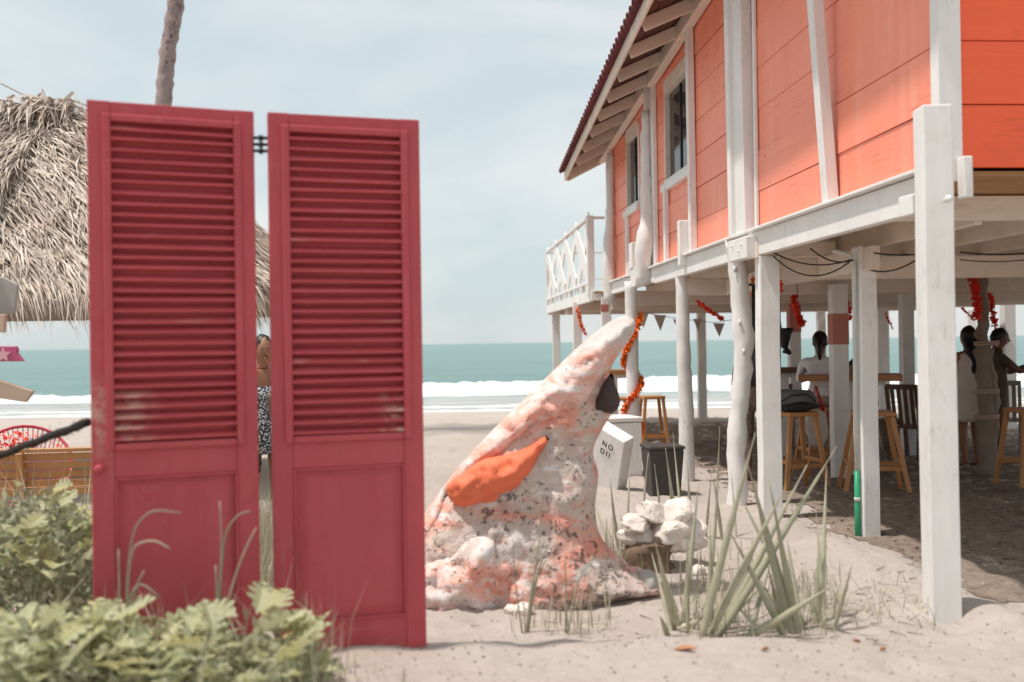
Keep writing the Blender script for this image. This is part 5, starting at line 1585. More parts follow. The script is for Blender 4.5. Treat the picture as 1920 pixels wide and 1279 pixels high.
# a few loose stones on the sand beside it
for i, (a, b, r, lab) in enumerate(((1312, 1058, .06, 'loose pale stone right of the stone heap'), (1330, 1020, .05, 'rough pale stone just behind the tall blades'), (980, 1148, .06, 'pale stone half buried under the sculpture'), (958, 1150, .04, 'smaller pale stone under the sculpture edge'))):
    Yq = 6.0 if a > 1200 else 5.1
    q = P(a, b, Yq); q.z = ground_z(q.x, q.y) + r * 0.35
    tag(obj('beach_stone', rock_mesh(r, 40 + i, 0.7), None, q), lab, 'stone', 'loose pale stones on the sand')

# ================================================================== cylindrical snake plants
rs = random.Random(31)
def blade_mesh(L_, r, bend, seed):
    mb = MB(); n = 12; pts = []; rad = []
    for i in range(n + 1):
        t = i / n
        pts.append(Vector((bend * L_ * t * t, 0, L_ * t)))
        rad.append(max(0.0015, r * (0.82 + 0.25 * math.sin(PI * min(1, t * 1.1))) * (1 - max(0, t - 0.35) / 0.65) ** 0.75))
    mb.tube(pts, rad, 8, noise=r * 0.12, ns=9, flat=0.8, seed=seed)
    return mb.mesh('leaf', M['blade'])
def blade_to(parent, a, b, r, bend=0.0):
    a = Vector(a); b = Vector(b); d = b - a
    me = blade_mesh(d.length, r, bend, rs.uniform(0, 30))
    o = obj('leaf', me, parent, a)
    o.rotation_mode = 'QUATERNION'; o.rotation_quaternion = d.to_track_quat('Z', 'X')
    return o
def snake(name_label, cpx, cpy, Y, blades, extra=0, spread=0.25, hmax=0.5, dY=0.25):
    c = P(cpx, cpy, Y); c = Vector((c.x, c.y, ground_z(c.x, c.y)))
    t = empty('snake_plant', c, 0, name_label, 'succulent', 'clumps of spiky cylindrical leaved plants')
    for (ax, ay, bx, by, r) in blades:
        y0 = Y + rs.uniform(-dY, dY) * 0.5
        a = P(ax, ay, y0); a.z = ground_z(a.x, a.y) - 0.04
        b = P(bx, by, y0 + rs.uniform(-dY, dY))
        blade_to(t, a - c, b - c, r * 1.38, rs.uniform(-0.06, 0.06))
    for i in range(extra):
        a = Vector((rs.uniform(-spread, spread), rs.uniform(-0.2, 0.2), 0)); a.z = ground_z(c.x + a.x, c.y + a.y) - c.z - 0.03
        h = rs.uniform(0.35, 1) * hmax; b = a + Vector((rs.gauss(0, 0.16), rs.gauss(0, 0.1), h))
        blade_to(t, a, b, rs.uniform(0.010, 0.017), rs.uniform(-0.1, 0.1))
    return t
YB = 4.75
snake('large clump of spiky grey green cylindrical leaves in front of the house', 1440, 1200, YB, [
    (1312, 1195, 1412, 808, .0155), (1322, 1200, 1465, 905, .0145), (1335, 1200, 1575, 842, .0135), (1345, 1205, 1510, 870, .0130),
    (1370, 1210, 1574, 1105, .0150), (1490, 1205, 1405, 862, .0160), (1500, 1205, 1440, 900, .013), (1515, 1210, 1385, 915, .012), (1540, 1210, 1548, 870, .0115), (1530, 1205, 1535, 1010, .012),
    (1560, 1180, 1600, 1058, .0105), (1478, 1200, 1370, 990, .012), (1505, 1215, 1470, 1000, .014), (1352, 1205, 1420, 1010, .012), (1320, 1190, 1352, 900, .010), (1400, 1190, 1450, 1040, .009), (1335, 1185, 1330, 960, .009), (1470, 1195, 1440, 1060, .012), (1548, 1200, 1530, 960, .010)], 6, 0.35, 0.3)
snake('thin clump of tall spiky leaves at the foot of the stone heap', 1275, 1190, 4.85, [
    (1268, 1200, 1232, 1010, .0125), (1280, 1200, 1312, 905, .0115), (1262, 1195, 1225, 1035, .010), (1290, 1195, 1288, 985, .0085), (1275, 1200, 1252, 1080, .010), (1300, 1190, 1310, 1040, .008)], 4, 0.12, 0.25)
snake('sparse pale spiky leaves between the sculpture and the waste bin', 1180, 1000, 6.6, [
    (1160, 1000, 1140, 895, .0095), (1172, 1000, 1182, 865, .0085), (1198, 985, 1210, 850, .0085), (1148, 1010, 1112, 940, .007)], 2, 0.15, 0.2)
snake('pale green spiky leaves in front of the waste bin', 1265, 960, 7.0, [
    (1272, 975, 1248, 840, .012), (1262, 975, 1256, 905, .010), (1245, 960, 1228, 870, .008), (1282, 985, 1262, 810, .009), (1300, 970, 1284, 860, .011), (1322, 960, 1332, 880, .009), (1340, 975, 1350, 800, .009), (1355, 980, 1338, 890, .009), (1380, 965, 1372, 880, .008)], 5, 0.3, 0.25)

# ================================================================== lobed-leaf shrubs, dry grass, weeds
rv = random.Random(77)
def lobed_leaf(L_, W, seed):
    """deeply lobed leaf, folded a little along its rib, tip along +Y"""
    r = random.Random(seed)
    lobes = [(0.18, 0.55), (0.36, 0.95), (0.56, 1.0), (0.74, 0.72)]
    rt, lf = [], []
    for side, arr in ((1, rt), (-1, lf)):
        t_prev = 0.02
        arr.append((side * 0.02 * W, 0.0))
        for (t, w) in lobes:
            w2 = w * r.uniform(0.85, 1.1) * W / 2
            arr.append((side * 0.10 * W, (t - 0.05) * L_))
            arr.append((side * w2 * 0.88, (t + 0.005) * L_))
            arr.append((side * w2, (t + 0.075) * L_))
            arr.append((side * w2 * 0.7, (t + 0.12) * L_))
        arr.append((side * 0.15 * W, 0.84 * L_)); arr.append((side * 0.17 * W, 0.92 * L_))
    fold = r.uniform(0.15, 0.4); curl = r.uniform(0.1, 0.45)
    def z(x, y): return abs(x) * fold - curl * (y / L_) ** 2 * L_ * 0.5
    mb = MB()
    for arr, sgn in ((rt, 1), (lf, -1)):
        mid = [(0.0, y) for (x, y) in arr]
        vs = [(x, y, z(x, y)) for x, y in arr] + [(x, y, z(x, y)) for x, y in mid]
        n = len(arr); fs = []
        for i in range(n - 1):
            q = (i, i + 1, n + i + 1, n + i); fs.append(q if sgn > 0 else q[::-1])
        # tip
        vs.append((0, L_, z(0, L_))); q = (n - 1, 2 * n, 2 * n - 1); fs.append(q if sgn > 0 else q[::-1])
        mb.add(vs, fs, 0, True)
    return mb.mesh('leaf', M['leaf'])
leaf_mes = [lobed_leaf(0.15 + 0.02 * (i % 3), 0.088 + 0.012 * (i % 4), i) for i in range(7)]
def shrub(label, px, py, Y, rx, ry, h, nbig, nsmall, seed, lsz=1.0):
    r = random.Random(seed)
    c = P(px, py, Y); c = Vector((c.x, c.y, ground_z(c.x, c.y)))
    t = empty('lobed_shrub', c, 0, label, 'shrub', 'pale lobed leaf shrubs in the sand')
    st_m = MB(); heads = []
    for k in range(16):
        a = r.uniform(0, 2 * PI); rr_ = math.sqrt(r.random())
        e = Vector((math.cos(a) * rx * rr_, math.sin(a) * ry * rr_, h * (1 - 0.55 * rr_ ** 2) * r.uniform(0.7, 1.0)))
        m0 = Vector((e.x * 0.3, e.y * 0.3, e.z * 0.5)); heads.append((m0, e))
        st_m.tube([(e.x * 0.12, e.y * 0.12, -0.05), m0, e], [0.006, 0.005, 0.003], 5)
    st_m.build('stems', M['drygrass'], t)
    for i in range(nbig):
        a = r.uniform(0, 2 * PI); rr_ = math.sqrt(r.random())
        x, y = math.cos(a) * rx * rr_, math.sin(a) * ry * rr_
        z = h * (1 - 0.62 * rr_ ** 2) * r.uniform(0.72, 1.05)
        g = ground_z(c.x + x, c.y + y) - c.z
        out = a + r.gauss(0, 0.7)
        o = obj('leaf', r.choice(leaf_mes), t, (x, y, g + z), None, None)
        el = r.uniform(-0.2, 0.95)
        o.rotation_euler = (el, r.gauss(0, 0.35), out - PI / 2)
        s_ = lsz * r.uniform(0.4, 1.2); o.scale = (s_, s_, s_)
    mb = MB()
    for i in range(nsmall):
        a = r.uniform(0, 2 * PI); rr_ = math.sqrt(r.random())
        p = Vector((math.cos(a) * rx * rr_, math.sin(a) * ry * rr_, 0)); g = ground_z(c.x + p.x, c.y + p.y) - c.z
        p.z = g + h * (1 - 0.62 * rr_ ** 2) * r.random() ** 0.7
        d = Vector((r.gauss(0, 1), r.gauss(0, 1), r.gauss(0.4, 0.7))).normalized(); s_ = d.cross(Vector((r.gauss(0, 1), r.gauss(0, 1), r.gauss(0, 1)))).normalized()
        L_ = r.uniform(0.03, 0.075); w = L_ * r.uniform(0.3, 0.6)
        mb.add([p, p + d * L_ * 0.5 + s_ * w / 2, p + d * L_, p + d * L_ * 0.5 - s_ * w / 2], [(0, 1, 2, 3)])
    q = mb.build('leaf_mass', M['leaf_small'], t); q['kind'] = 'stuff'
    return t
shrub('tall pale shrub left of the red doors', 55, 1100, 4.55, 0.48, 0.40, 0.66, 120, 3000, 1)
shrub('bright leafy shrub in the bottom left corner', 40, 1250, 3.15, 0.38, 0.28, 0.36, 80, 700, 2)
shrub('spreading shrub before the left door, with the largest lobed leaves', 300, 1260, 3.25, 0.42, 0.26, 0.26, 92, 500, 3, 1.0)
shrub('shrub reaching up before the gap between the two door leaves', 470, 1240, 3.42, 0.23, 0.20, 0.30, 46, 400, 4, 1.0)
shrub('low shrub at the bottom edge below the right door leaf', 520, 1279, 3.22, 0.22, 0.18, 0.17, 36, 500, 5, 0.9)
shrub('shrub between the bottom left corner and the left door', 165, 1250, 3.45, 0.32, 0.26, 0.30, 70, 600, 6)

def grass_patch(mb, px0, px1, Y0, Y1, n, h0, h1, seed, lean=0.25, w=0.006, cond=None):
    r = random.Random(seed)
    for i in range(n):
        Y = r.uniform(Y0, Y1); p = P(r.uniform(px0, px1), 900, Y); x, y = p.x, p.y
        g = ground_z(x, y); L_ = r.uniform(h0, h1); a = r.uniform(0, 2 * PI); b = r.random() * lean
        d = Vector((math.cos(a) * b, math.sin(a) * b, 1)).normalized(); s_ = Vector((math.cos(a + 1.6), math.sin(a + 1.6), 0))
        p0 = Vector((x, y, g - 0.01)); p1 = p0 + d * L_ * 0.55; p2 = p0 + d * L_ + Vector((math.cos(a), math.sin(a), -0.3)) * L_ * b * 0.8
        ww = w * r.uniform(0.6, 1.3)
        mb.add([p0 - s_ * ww / 2, p0 + s_ * ww / 2, p1 + s_ * ww * 0.4, p1 - s_ * ww * 0.4, p2], [(0, 1, 2, 3), (3, 2, 4)])
mb = MB()
grass_patch(mb, -250, 170, 5.0, 7.3, 3000, 0.2, 0.56, 1)
grass_patch(mb, -100, 170, 5.4, 6.8, 70, 0.55, 0.80, 8, 0.35, 0.009)
grass_patch(mb, 440, 520, 4.9, 7.2, 900, 0.2, 0.55, 2)
grass_patch(mb, 170, 800, 5.2, 7.5, 1500, 0.1, 0.3, 12)
g_ = mb.build('dry_grass', M['drygrass']); tag(g_, 'dry straw coloured grass behind the red doors', 'grass', kind='stuff')
mb = MB()
grass_patch(mb, 1110, 1175, 5.9, 6.4, 120, 0.12, 0.38, 3)
grass_patch(mb, 1150, 1420, 5.6, 6.4, 130, 0.05, 0.2, 4)
grass_patch(mb, 950, 1150, 4.7, 5.0, 70, 0.06, 0.25, 5)
grass_patch(mb, 1270, 1580, 4.6, 5.6, 520, 0.05, 0.24, 6, 0.8, 0.005)
grass_patch(mb, -40, 640, 2.9, 3.8, 420, 0.2, 0.46, 16, 0.7, 0.005)
grass_patch(mb, 1540, 1760, 4.9, 5.5, 110, 0.05, 0.20, 7, 1.4, 0.005)
grass_patch(mb, 640, 760, 3.5, 3.85, 30, 0.04, 0.12, 9, 0.8, 0.004)
g_ = mb.build('beach_weeds', M['drygrass']); tag(g_, 'thin weeds growing round the sculpture and spiky plants', 'grass', kind='stuff')
# tall weeds in front of the doors and the sculpture
def weed(label, stems, Y):
    a0 = P(stems[0][0][0], 1200, Y); c = Vector((a0.x, a0.y, ground_z(a0.x, a0.y)))
    t = empty('tall_weed', c, 0, label, 'weed', 'tall thin weeds')
    for pts in stems:
        q = [P(a, b, Y) - c for a, b in pts]; q[0].z = min(q[0].z, 0.0) - 0.02
        f = []
        for i in range(len(q) - 1):
            for k in range(4): f.append(q[i].lerp(q[i + 1], k / 4))
        f.append(q[-1])
        for _ in range(2): f = [f[0]] + [(f[i - 1] + f[i] * 2 + f[i + 1]) / 4 for i in range(1, len(f) - 1)] + [f[-1]]
        n = len(f); mb = MB(); mb.tube(f, [0.0052 * (1 - 0.7 * i / n) + 0.0008 for i in range(n)], 5, flat=0.6); mb.build('stem', M['drygrass'], t)
    return t
weed('tall curling weed in front of the left door panel', [[(232, 1290), (236, 1150), (240, 1060), (252, 985), (285, 955), (340, 962)], [(240, 1250), (238, 1080), (250, 1020), (290, 1012), (320, 1030)], [(222, 1280), (224, 1130), (222, 1030)], [(238, 1260), (240, 1120), (262, 1090), (300, 1120)], [(236, 1280), (250, 1110), (270, 1070)]], 3.45)
weed('bent weed in front of the inner stile of the left door', [[(400, 1290), (410, 1130), (416, 1030), (412, 940)], [(405, 1290), (412, 1110), (420, 1000), (445, 965), (470, 958)], [(410, 1270), (425, 1130), (455, 1040), (480, 990)], [(402, 1280), (408, 1130), (404, 1060)]], 3.55)
weed('branching thin weed in front of the sculpture', [[(985, 1180), (1000, 1080), (1015, 1000), (1012, 930)], [(988, 1180), (1010, 1060), (1035, 1010)], [(980, 1180), (965, 1090), (962, 1010)], [(990, 1180), (1000, 1090), (1025, 1050)], [(1060, 1190), (1062, 1110), (1058, 1040)], [(1062, 1190), (1080, 1100), (1100, 1060)]], 4.75)

# fallen leaves, twigs
lit = [(1285, 1215, 'long rusty leaf in front of the thin spiky clump'), (1435, 1222, 'greenish brown dead leaf in front of the large spiky clump'), (1606, 1180, 'orange petal on the sand near the corner post'), (1655, 1192, 'dark red scrap on the sand near the corner post')]
for i, (a, b, lab) in enumerate(lit):
    Yq = 1.27 * F / max(1, (b - 636)); p = P(a, b, Yq); p.z = ground_z(p.x, p.y) + 0.003
    mb = MB(); L_ = 0.02 if i else 0.05; w = L_ * 0.42
    vs = [(-L_, 0, 0.004), (-L_ * 0.4, -w, 0.012), (L_ * 0.4, -w * 0.8, 0.016), (L_, 0, 0.002), (L_ * 0.4, w * 0.8, 0.014), (-L_ * 0.4, w, 0.010), (0, 0, 0.0)]
    mb.add(vs, [(0, 1, 6), (1, 2, 6), (2, 3, 6), (3, 4, 6), (4, 5, 6), (5, 0, 6)], 0, True)
    o = mb.build('fallen_leaf', M['dryleaf'], loc=p, rot=(rv.uniform(-.3, .3), rv.uniform(-.3, .3), rv.uniform(-.6, .6))); tag(o, lab, 'leaf', 'scraps of leaf on the sand')
mb = MB(); rt2 = random.Random(14)
for i in range(90):
    Yq = rt2.uniform(4.3, 6.4); p = P(rt2.uniform(850, 1760), 1100, Yq); L_ = rt2.uniform(0.03, 0.13); a = rt2.gauss(0, 0.7)
    d = Vector((math.cos(a), math.sin(a), 0)) * L_; z0 = ground_z(p.x, p.y) + 0.006; z1 = ground_z(p.x + d.x, p.y + d.y) + 0.008
    mb.tube([(p.x, p.y, z0), (p.x + d.x * .5, p.y + d.y * .5, (z0 + z1) / 2 + 0.002), (p.x + d.x, p.y + d.y, z1)], [0.003, 0.0025, 0.0012], 4)
tag(mb.build('twig_litter', M['drift']), 'dry twigs and plant litter strewn over the sand', 'twigs', kind='stuff')
mb = MB()
for i in range(7000):     # litter on the shaded sand
    Yq = rt2.uniform(6.5, 21); x = rt2.uniform(2.3 - 0.05 * (Yq - 6), 9); L_ = rt2.uniform(0.008, 0.032); z0 = ground_z(x, Yq)
    a = rt2.uniform(0, 6.3); d = Vector((math.cos(a), math.sin(a), 0)) * L_; e = Vector((-d.y, d.x, 0)) * 0.5
    c = Vector((x, Yq, z0 + 0.008)); mb.add([c - d, c - e + Vector((0, 0, .008)), c + d, c + e], [(0, 1, 2, 3)])
tag(mb.build('sand_litter', M['stump']), 'bits of leaf and seed litter on the sand under the house', 'litter', kind='stuff')

# grit, shell bits and small pebbles
mb = MB(); rg2 = random.Random(3)
for i in range(1500):
    Yq = 3.3 + 4.2 * rg2.random() ** 1.3; p = P(rg2.uniform(600, 1900), 1100, Yq); r = rg2.uniform(0.002, 0.007); z0 = ground_z(p.x, p.y)
    c = Vector((p.x, p.y, z0 + r * 0.3)); a = rg2.uniform(0, 6.3)
    d = Vector((math.cos(a), math.sin(a), 0)) * r * 1.5; e = Vector((-d.y, d.x, 0)) * 0.7; h = Vector((0, 0, r))
    mb.add([c - d, c - e, c + d, c + e, c + h], [(0, 1, 4), (1, 2, 4), (2, 3, 4), (3, 0, 4)])
tag(mb.build('sand_grit', M['grit']), 'grit and shell bits scattered on the sand', 'grit', kind='stuff')

# ================================================================== people
def cloth(name, col, rough=0.85, var=0.1, pat=None):
    m = paint(name, col, rough=rough, grain=(30, 30, 30), var=var, bstr=0.3)
    if pat:
        nt = m.node_tree; b = [n for n in nt.nodes if n.type == 'BSDF_PRINCIPLED'][0]
        vo = nt.nodes.new('ShaderNodeTexVoronoi'); vo.inputs['Scale'].default_value = 60.0
        tc = nt.nodes.new('ShaderNodeTexCoord'); nt.links.new(tc.outputs['Object'], vo.inputs['Vector'])
        c = mixrgb(nt, ramp(nt, vo.outputs['Distance'], 0.36, 0.46), pat, col)
        nt.links.new(c, b.inputs['Base Color'])
    return m
def skin(name, col):
    m = paint(name, col, tuple(c * 0.85 for c in col), rough=0.5, grain=(8, 8, 8), var=0.05, bstr=0.05)
    return m
SK_T = skin('tan_skin', (0.34, 0.165, 0.10)); SK_B = skin('brown_skin', (0.17, 0.080, 0.050)); SK_L = skin('light_skin', (0.52, 0.31, 0.22))
HAIR = paint('black_hair', (0.016, 0.012, 0.011), grain=(60, 60, 6), rough=0.45, bstr=0.5)
EYE = paint('dark_eye', (0.02, 0.015, 0.012), rough=0.3, bstr=0.0)
def skinned(verts, edges, radii, root=0, sub=2):
    me = bpy.data.meshes.new('body'); me.from_pydata([tuple(v) for v in verts], edges, [])
    o = bpy.data.objects.new('tmp', me); COL.objects.link(o)
    o.modifiers.new('skin', 'SKIN')
    sv = me.skin_vertices[0].data
    for i, r in enumerate(radii):
        sv[i].radius = (r, r) if not hasattr(r, '__len__') else r
        sv[i].use_root = (i == root)
    s_ = o.modifiers.new('sub', 'SUBSURF'); s_.levels = sub; s_.render_levels = sub
    dg = bpy.context.evaluated_depsgraph_get(); dg.update()
    out = bpy.data.meshes.new_from_object(o.evaluated_get(dg)); bpy.data.objects.remove(o)
    return out
def person(label, loc, rz, J, regions, mats, hair=None, dress=None, H=1.65, group=None, hands=True):
    """J: dict of joint positions in local metres (x right, y back is +, facing -y). regions: fn(x,y,z,nearest)->material slot"""
    t = empty('person', loc, rz, label, 'person')
    order = ['pelvis', 'waist', 'chest', 'neck0', 'neck1', 'head0', 'head1',
             'shL', 'elL', 'wrL', 'shR', 'elR', 'wrR', 'hipL', 'knL', 'anL', 'toL', 'hipR', 'knR', 'anR', 'toR']
    R = dict(pelvis=.125, waist=.115, chest=.135, neck0=.062, neck1=.052, head0=.082, head1=.078, shL=.062, elL=.042, wrL=.028, shR=.062, elR=.042, wrR=.028,
             hipL=.09, knL=.056, anL=.036, toL=.032, hipR=.09, knR=.056, anR=.036, toR=.032)
    V = [Vector(J[k]) for k in order]; rad = [R[k] for k in order]; ix = {k: i for i, k in enumerate(order)}
    E = [(a, b) for a, b in (('pelvis', 'waist'), ('waist', 'chest'), ('chest', 'neck0'), ('neck0', 'neck1'), ('neck1', 'head0'), ('head0', 'head1'),
                             ('chest', 'shL'), ('shL', 'elL'), ('elL', 'wrL'), ('chest', 'shR'), ('shR', 'elR'), ('elR', 'wrR'),
                             ('pelvis', 'hipL'), ('hipL', 'knL'), ('knL', 'anL'), ('anL', 'toL'), ('pelvis', 'hipR'), ('hipR', 'knR'), ('knR', 'anR'), ('anR', 'toR'))]
    E = [(ix[a], ix[b]) for a, b in E]
    for s_ in ('L', 'R'):      # palm and five fingers
        w = V[ix['wr' + s_]]; d = (w - V[ix['el' + s_]]).normalized()
        if 'hand' + s_ in J: d = (Vector(J['hand' + s_]) - w).normalized()
        n = Vector(J.get('palm' + s_, (0, -1, 0))); sd = d.cross(n).normalized(); n = sd.cross(d).normalized()
        palm = w + d * 0.055; V.append(palm); rad.append((.030, .016)); pi = len(V) - 1; E.append((ix['wr' + s_], pi))
        for k, (off, ln) in enumerate(((-0.030, .070), (-0.010, .080), (0.010, .076), (0.028, .060))):
            b0 = palm + d * 0.038 + sd * off; V.append(b0); rad.append(.0095); i0 = len(V) - 1; E.append((pi, i0))
            b1 = b0 + d * ln * .55 + n * ln * .12; V.append(b1); rad.append(.0085); E.append((i0, i0 + 1))
            b2 = b1 + d * ln * .45 + n * ln * .25; V.append(b2); rad.append(.007); E.append((i0 + 1, i0 + 2))
        b0 = w + d * 0.03 - sd * 0.034; V.append(b0); rad.append(.012); i0 = len(V) - 1; E.append((ix['wr' + s_], i0))
        V.append(b0 + d * 0.045 - sd * 0.022 + n * 0.01); rad.append(.0095); E.append((i0, i0 + 1))
    me = skinned(V, E, rad)
    for m_ in mats: me.materials.append(m_)
    joints = [(k, Vector(J[k])) for k in order]
    for p in me.polygons:
        c = p.center; near = min(joints, key=lambda q: (q[1] - c).length)[0]
        p.material_index = regions(c, near); p.use_smooth = True
    body = obj('body', me, t)
    # face: nose, eyes, mouth, ears sit on the head facing fdir
    fd = Vector(J.get('face', (0, -1, 0))).normalized(); h0 = Vector(J['head0']); h1 = Vector(J['head1']); upd = (h1 - h0).normalized(); sd = fd.cross(upd).normalized()
    hc = h0.lerp(h1, 0.45)
    hd = MB(); hd.blob((0, 0, 0), (0.074, 0.095, 0.118), 18)
    rotm = Matrix((sd, -fd, upd)).transposed().to_4x4()
    head = hd.build('head', mats[0], t); head.data.transform(Matrix.Translation(hc + upd * 0.012) @ rotm)
    fb = MB()
    fb.tube([hc + fd * 0.088 + upd * 0.015, hc + fd * 0.106 - upd * 0.018, hc + fd * 0.094 - upd * 0.028], [0.008, 0.014, 0.010], 7)
    for s_ in (-1, 1): fb.blob(hc + sd * s_ * 0.077 - fd * 0.005 - upd * 0.005, (0.012, 0.02, 0.03), 8)
    fb.build('nose_and_ears', mats[0], t)
    eb = MB()
    for s_ in (-1, 1): eb.blob(hc + fd * 0.083 + sd * s_ * 0.031 + upd * 0.018, (0.009, 0.009, 0.005), 8)
    eb.tube([hc + fd * 0.085 - sd * 0.022 - upd * 0.052, hc + fd * 0.093 - upd * 0.05, hc + fd * 0.085 + sd * 0.022 - upd * 0.052], 0.005, 5)
    eb.build('eyes_and_mouth', EYE, t)
    if hair:
        hb = MB(); hb.blob((0, 0, 0), (0.087, 0.10, 0.112), 18, noise=0.12, ns=3.0, seed=len(label))
        hob = hb.build('hair', HAIR, t); hob.data.transform(Matrix.Translation(hc - fd * 0.024 + upd * 0.036) @ rotm)
        if hair == 'long':
            hl = MB(); st = hc - fd * 0.05 + upd * 0.02; L_ = 0.52
            pts = [st, st - upd * 0.15 - fd * 0.05, st - Vector((0, 0, 0.30)) - fd * 0.085, st - Vector((0, 0, 0.42)) - fd * 0.085, st - Vector((0, 0, L_)) - fd * 0.08]
            f = []
            for i in range(4):
                for k in range(4): f.append(pts[i].lerp(pts[i + 1], k / 4))
            hl.tube(f, [0.07 + 0.04 * math.sin(PI * i / 20) - 0.05 * max(0, i - 11) / 5 for i in range(16)], 14, noise=0.03, ns=16, flat=0.55); hl.build('long_hair', HAIR, t)
        if hair == 'tail':
            hl = MB(); st = hc - fd * 0.10 + upd * 0.03
            hl.tube([st, st - fd * 0.05 - upd * 0.05, st - fd * 0.05 - upd * 0.16, st - fd * 0.02 - upd * 0.24], [0.035, 0.035, 0.028, 0.01], 8, noise=0.01, ns=20); hl.build('ponytail', HAIR, t)
    if dress:
        prof, mt, cx_, cy_ = dress
        db = MB(); n = 28; vs = []; fs = []
        for (z, rx, ry, ox, oy) in prof:
            for k in range(n):
                a = 2 * PI * k / n; fo = 1 + 0.07 * math.sin(a * 7 + z * 6) * max(0.0, (prof[0][0] - z)) + 0.03 * fbm((math.cos(a) * 3, math.sin(a) * 3, z * 5), 2)
                vs.append((ox + rx * math.cos(a) * fo, oy + ry * math.sin(a) * fo, z))
        for i in range(len(prof) - 1):
            for k in range(n): fs.append((i * n + k, (i + 1) * n + k, (i + 1) * n + (k + 1) % n, i * n + (k + 1) % n))
        db.add(vs, fs, 0, True); o = db.build('dress', mt, t)
        so = o.modifiers.new('solid', 'SOLIDIFY'); so.thickness = 0.006
    return t
STAND = dict(pelvis=(0, 0, .93), waist=(0, 0, 1.06), chest=(0, 0, 1.24), neck0=(0, 0, 1.37), neck1=(0, -.01, 1.43), head0=(0, -.02, 1.50), head1=(0, -.02, 1.575),
             shL=(-.17, 0, 1.32), elL=(-.22, .02, 1.06), wrL=(-.22, -.06, .84), shR=(.17, 0, 1.32), elR=(.22, .02, 1.06), wrR=(.22, -.06, .84),
             hipL=(-.085, 0, .87), knL=(-.09, -.02, .47), anL=(-.09, .02, .075), toL=(-.10, -.14, .03), hipR=(.085, 0, .87), knR=(.09, -.02, .47), anR=(.09, .02, .075), toR=(.10, -.14, .03))
def pose(**kw):
    d = dict(STAND); d.update(kw); return d
W_SH = cloth('white_shirt_cloth', (0.84, 0.80, 0.83)); W_DR = cloth('cream_dress_cloth', (0.78, 0.69, 0.63)); DK = cloth('black_cloth', (0.03, 0.028, 0.028))
SPOT = cloth('speckled_dress_cloth', (0.035, 0.035, 0.045), pat=(0.5, 0.5, 0.5)); LEO = cloth('brown_speckled_cloth', (0.10, 0.065, 0.055), pat=(0.25, 0.18, 0.15)); BEI = cloth('beige_shorts_cloth', (0.42, 0.33, 0.27)); OLV = cloth('olive_top_cloth', (0.10, 0.075, 0.055))

# seated man in the white shirt, back to us
sm = s3.location.copy(); zs = 0.765
SIT = dict(pelvis=(0, 0, zs + .11), waist=(0, -.02, zs + .25), chest=(0, -.05, zs + .44), neck0=(0, -.08, zs + .575), neck1=(0, -.10, zs + .63), head0=(.0, -.12, zs + .70), head1=(0, -.13, zs + .775),
           shL=(-.19, -.05, zs + .52), elL=(-.25, -.16, zs + .29), wrL=(-.15, -.38, zs + .31), shR=(.19, -.05, zs + .52), elR=(.25, -.16, zs + .29), wrR=(.15, -.38, zs + .31),
           hipL=(-.10, -.04, zs + .07), knL=(-.13, -.44, zs + .02), anL=(-.12, -.36, zs - .40), toL=(-.12, -.50, zs - .45), hipR=(.10, -.04, zs + .07), knR=(.13, -.44, zs + .02), anR=(.12, -.36, zs - .40), toR=(.12, -.50, zs - .45))
def reg_shirt(c, near):
    if near in ('head0', 'head1', 'neck1', 'wrL', 'wrR', 'anL', 'anR', 'toL', 'toR', 'knL', 'knR'): return 0
    if near in ('hipL', 'hipR') or (near == 'pelvis' and c.z < 0.87): return 2
    return 1
person('person in a loose white shirt seated at the bar table, back turned', sm, PI - 0.35, SIT, reg_shirt, [SK_T, W_SH, BEI], hair='tail')
# second person beyond the table, mostly hidden, dark clothes
m2 = on_ground(1603, 800, 12.6); SIT2 = {k: (v[0], v[1], v[2] - 0.30) for k, v in SIT.items()}
for k in ('anL', 'anR', 'toL', 'toR'): SIT2[k] = (SIT[k][0], SIT[k][1], SIT[k][2] - 0.28)
def reg_dark(c, near): return 0 if near in ('head0', 'head1', 'neck1', 'wrL', 'wrR', 'elL', 'elR') else 1
person('person in black sitting low behind the bar table', m2, -0.3, SIT2, reg_dark, [SK_B, DK], hair='short')
st2 = make_stool('darkwood', m2, 0.0, 'low dark stool under the person in black', h=0.465, name='low_stool', group='low stools')

# woman in the cream dress
wl2 = on_ground(1820, 868, 11.75)
JW = pose(wrL=(-.16, -.22, 1.10), elL=(-.24, .02, 1.08), wrR=(.12, -.25, 1.12), elR=(.24, -.02, 1.08), handL=(-.12, -.34, 1.16), handR=(.08, -.36, 1.16))
def reg_skin(c, near): return 0
person('person with long black hair in a short cream dress, standing by the trunk', wl2, PI + 0.25, JW, reg_skin, [SK_T],
       hair='long', dress=([(1.38, .10, .075, 0, 0), (1.34, .19, .11, 0, 0), (1.24, .20, .15, 0, 0), (1.06, .185, .15, 0, 0), (0.92, .215, .175, 0, 0.0), (0.75, .235, .19, 0, .01), (0.60, .235, .20, 0, .02), (0.56, .225, .195, 0, .02)], W_DR, 0, 0))
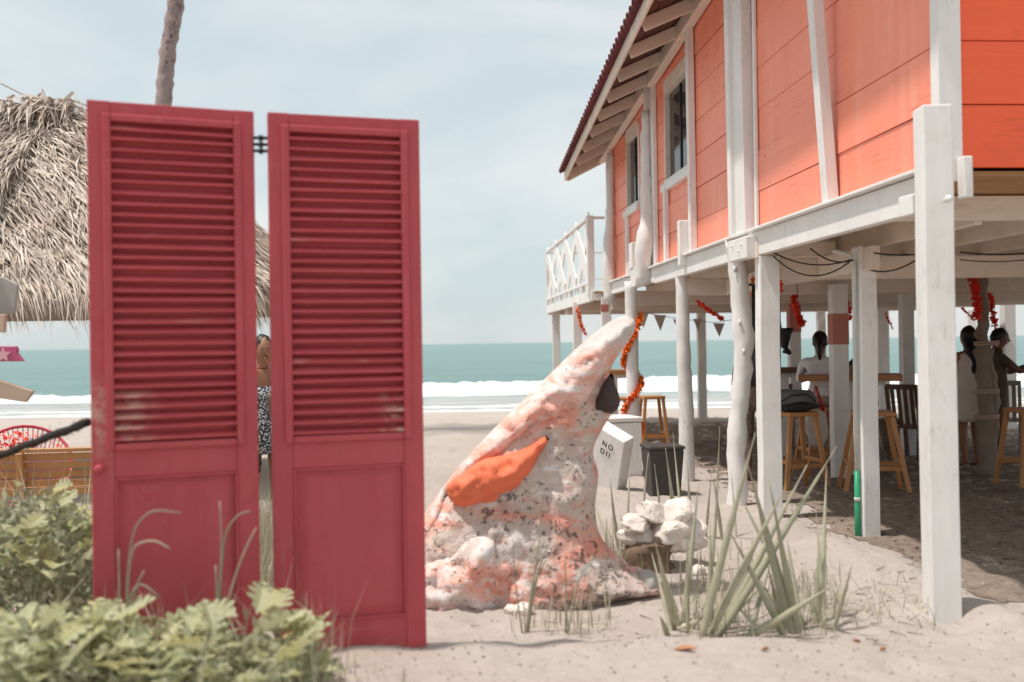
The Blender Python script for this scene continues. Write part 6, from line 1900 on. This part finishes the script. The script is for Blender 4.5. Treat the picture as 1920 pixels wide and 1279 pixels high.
# clapping person behind the trunk, facing right
cp = on_ground(1872, 860, 12.3)
JC = pose(elL=(-.20, -.20, 1.14), wrL=(-.10, -.42, 1.24), handL=(-.06, -.50, 1.32), elR=(.20, -.20, 1.12), wrR=(.12, -.44, 1.22), handR=(.07, -.54, 1.28), palmL=(1, 0, 0), palmR=(-1, 0, 0), head0=(0, -.04, 1.50), head1=(0, -.05, 1.575))
def reg_top(c, near):
    if near in ('head0', 'head1', 'neck1', 'neck0', 'wrL', 'wrR', 'elL', 'elR', 'knL', 'knR', 'anL', 'anR', 'toL', 'toR'): return 0
    return 1
person('dark haired person clapping with raised hands beside the trunk', cp, PI / 2 - 0.15, JC, reg_top, [SK_B, OLV], hair='short')
# person seen through the gap between the door leaves
gp = on_ground(496, 900, 8.3)
JG = pose(elL=(-.23, .04, 1.10), wrL=(-.20, -.08, .90), shR=(.17, 0, 1.32), elR=(.10, -.26, 1.22), wrR=(.0, -.30, 1.42), handR=(-.02, -.31, 1.52))
tg = person('person in a black and white speckled dress behind the gap in the red door', gp, 0.5, JG, reg_skin, [SK_T], hair='short',
       dress=([(1.22, .17, .13, 0, 0), (1.10, .165, .135, 0, 0), (1.0, .18, .15, 0, 0), (0.86, .21, .17, 0, 0), (0.72, .22, .18, 0, 0), (0.62, .22, .18, 0, 0)], SPOT, 0, 0))
tg.scale = (0.93, 0.93, 0.93)
# black bag held low by that person
bg = gp + Vector((-0.12, -0.19, 0.40))
t = empty('black_bag', bg, 0.2, 'black bag hanging low, seen through the gap in the red door', 'bag')
mb = MB(); mb.blob((0, 0, 0.10), (0.14, 0.08, 0.12), 14, noise=0.25, ns=2, seed=4); mb.build('bag_body', M['backpack_dark'], t)
mb = MB(); mb.tube([(-0.12, -0.02, 0.22), (-0.08, -0.03, 0.36), (0.08, -0.03, 0.36), (0.12, -0.02, 0.22)], 0.010, 6); mb.build('handle', M['tote'], t)
# person between the crooked trunk and the square post
hp_ = on_ground(1418, 860, 10.6)
person('person in brown speckled clothes half hidden by the crooked white trunk', hp_, 2.6, pose(), lambda c, n: 0 if n in ('head0', 'head1', 'neck1', 'wrL', 'wrR', 'elL', 'elR', 'anL', 'anR', 'toL', 'toR') else 1, [SK_B, LEO], hair='long')
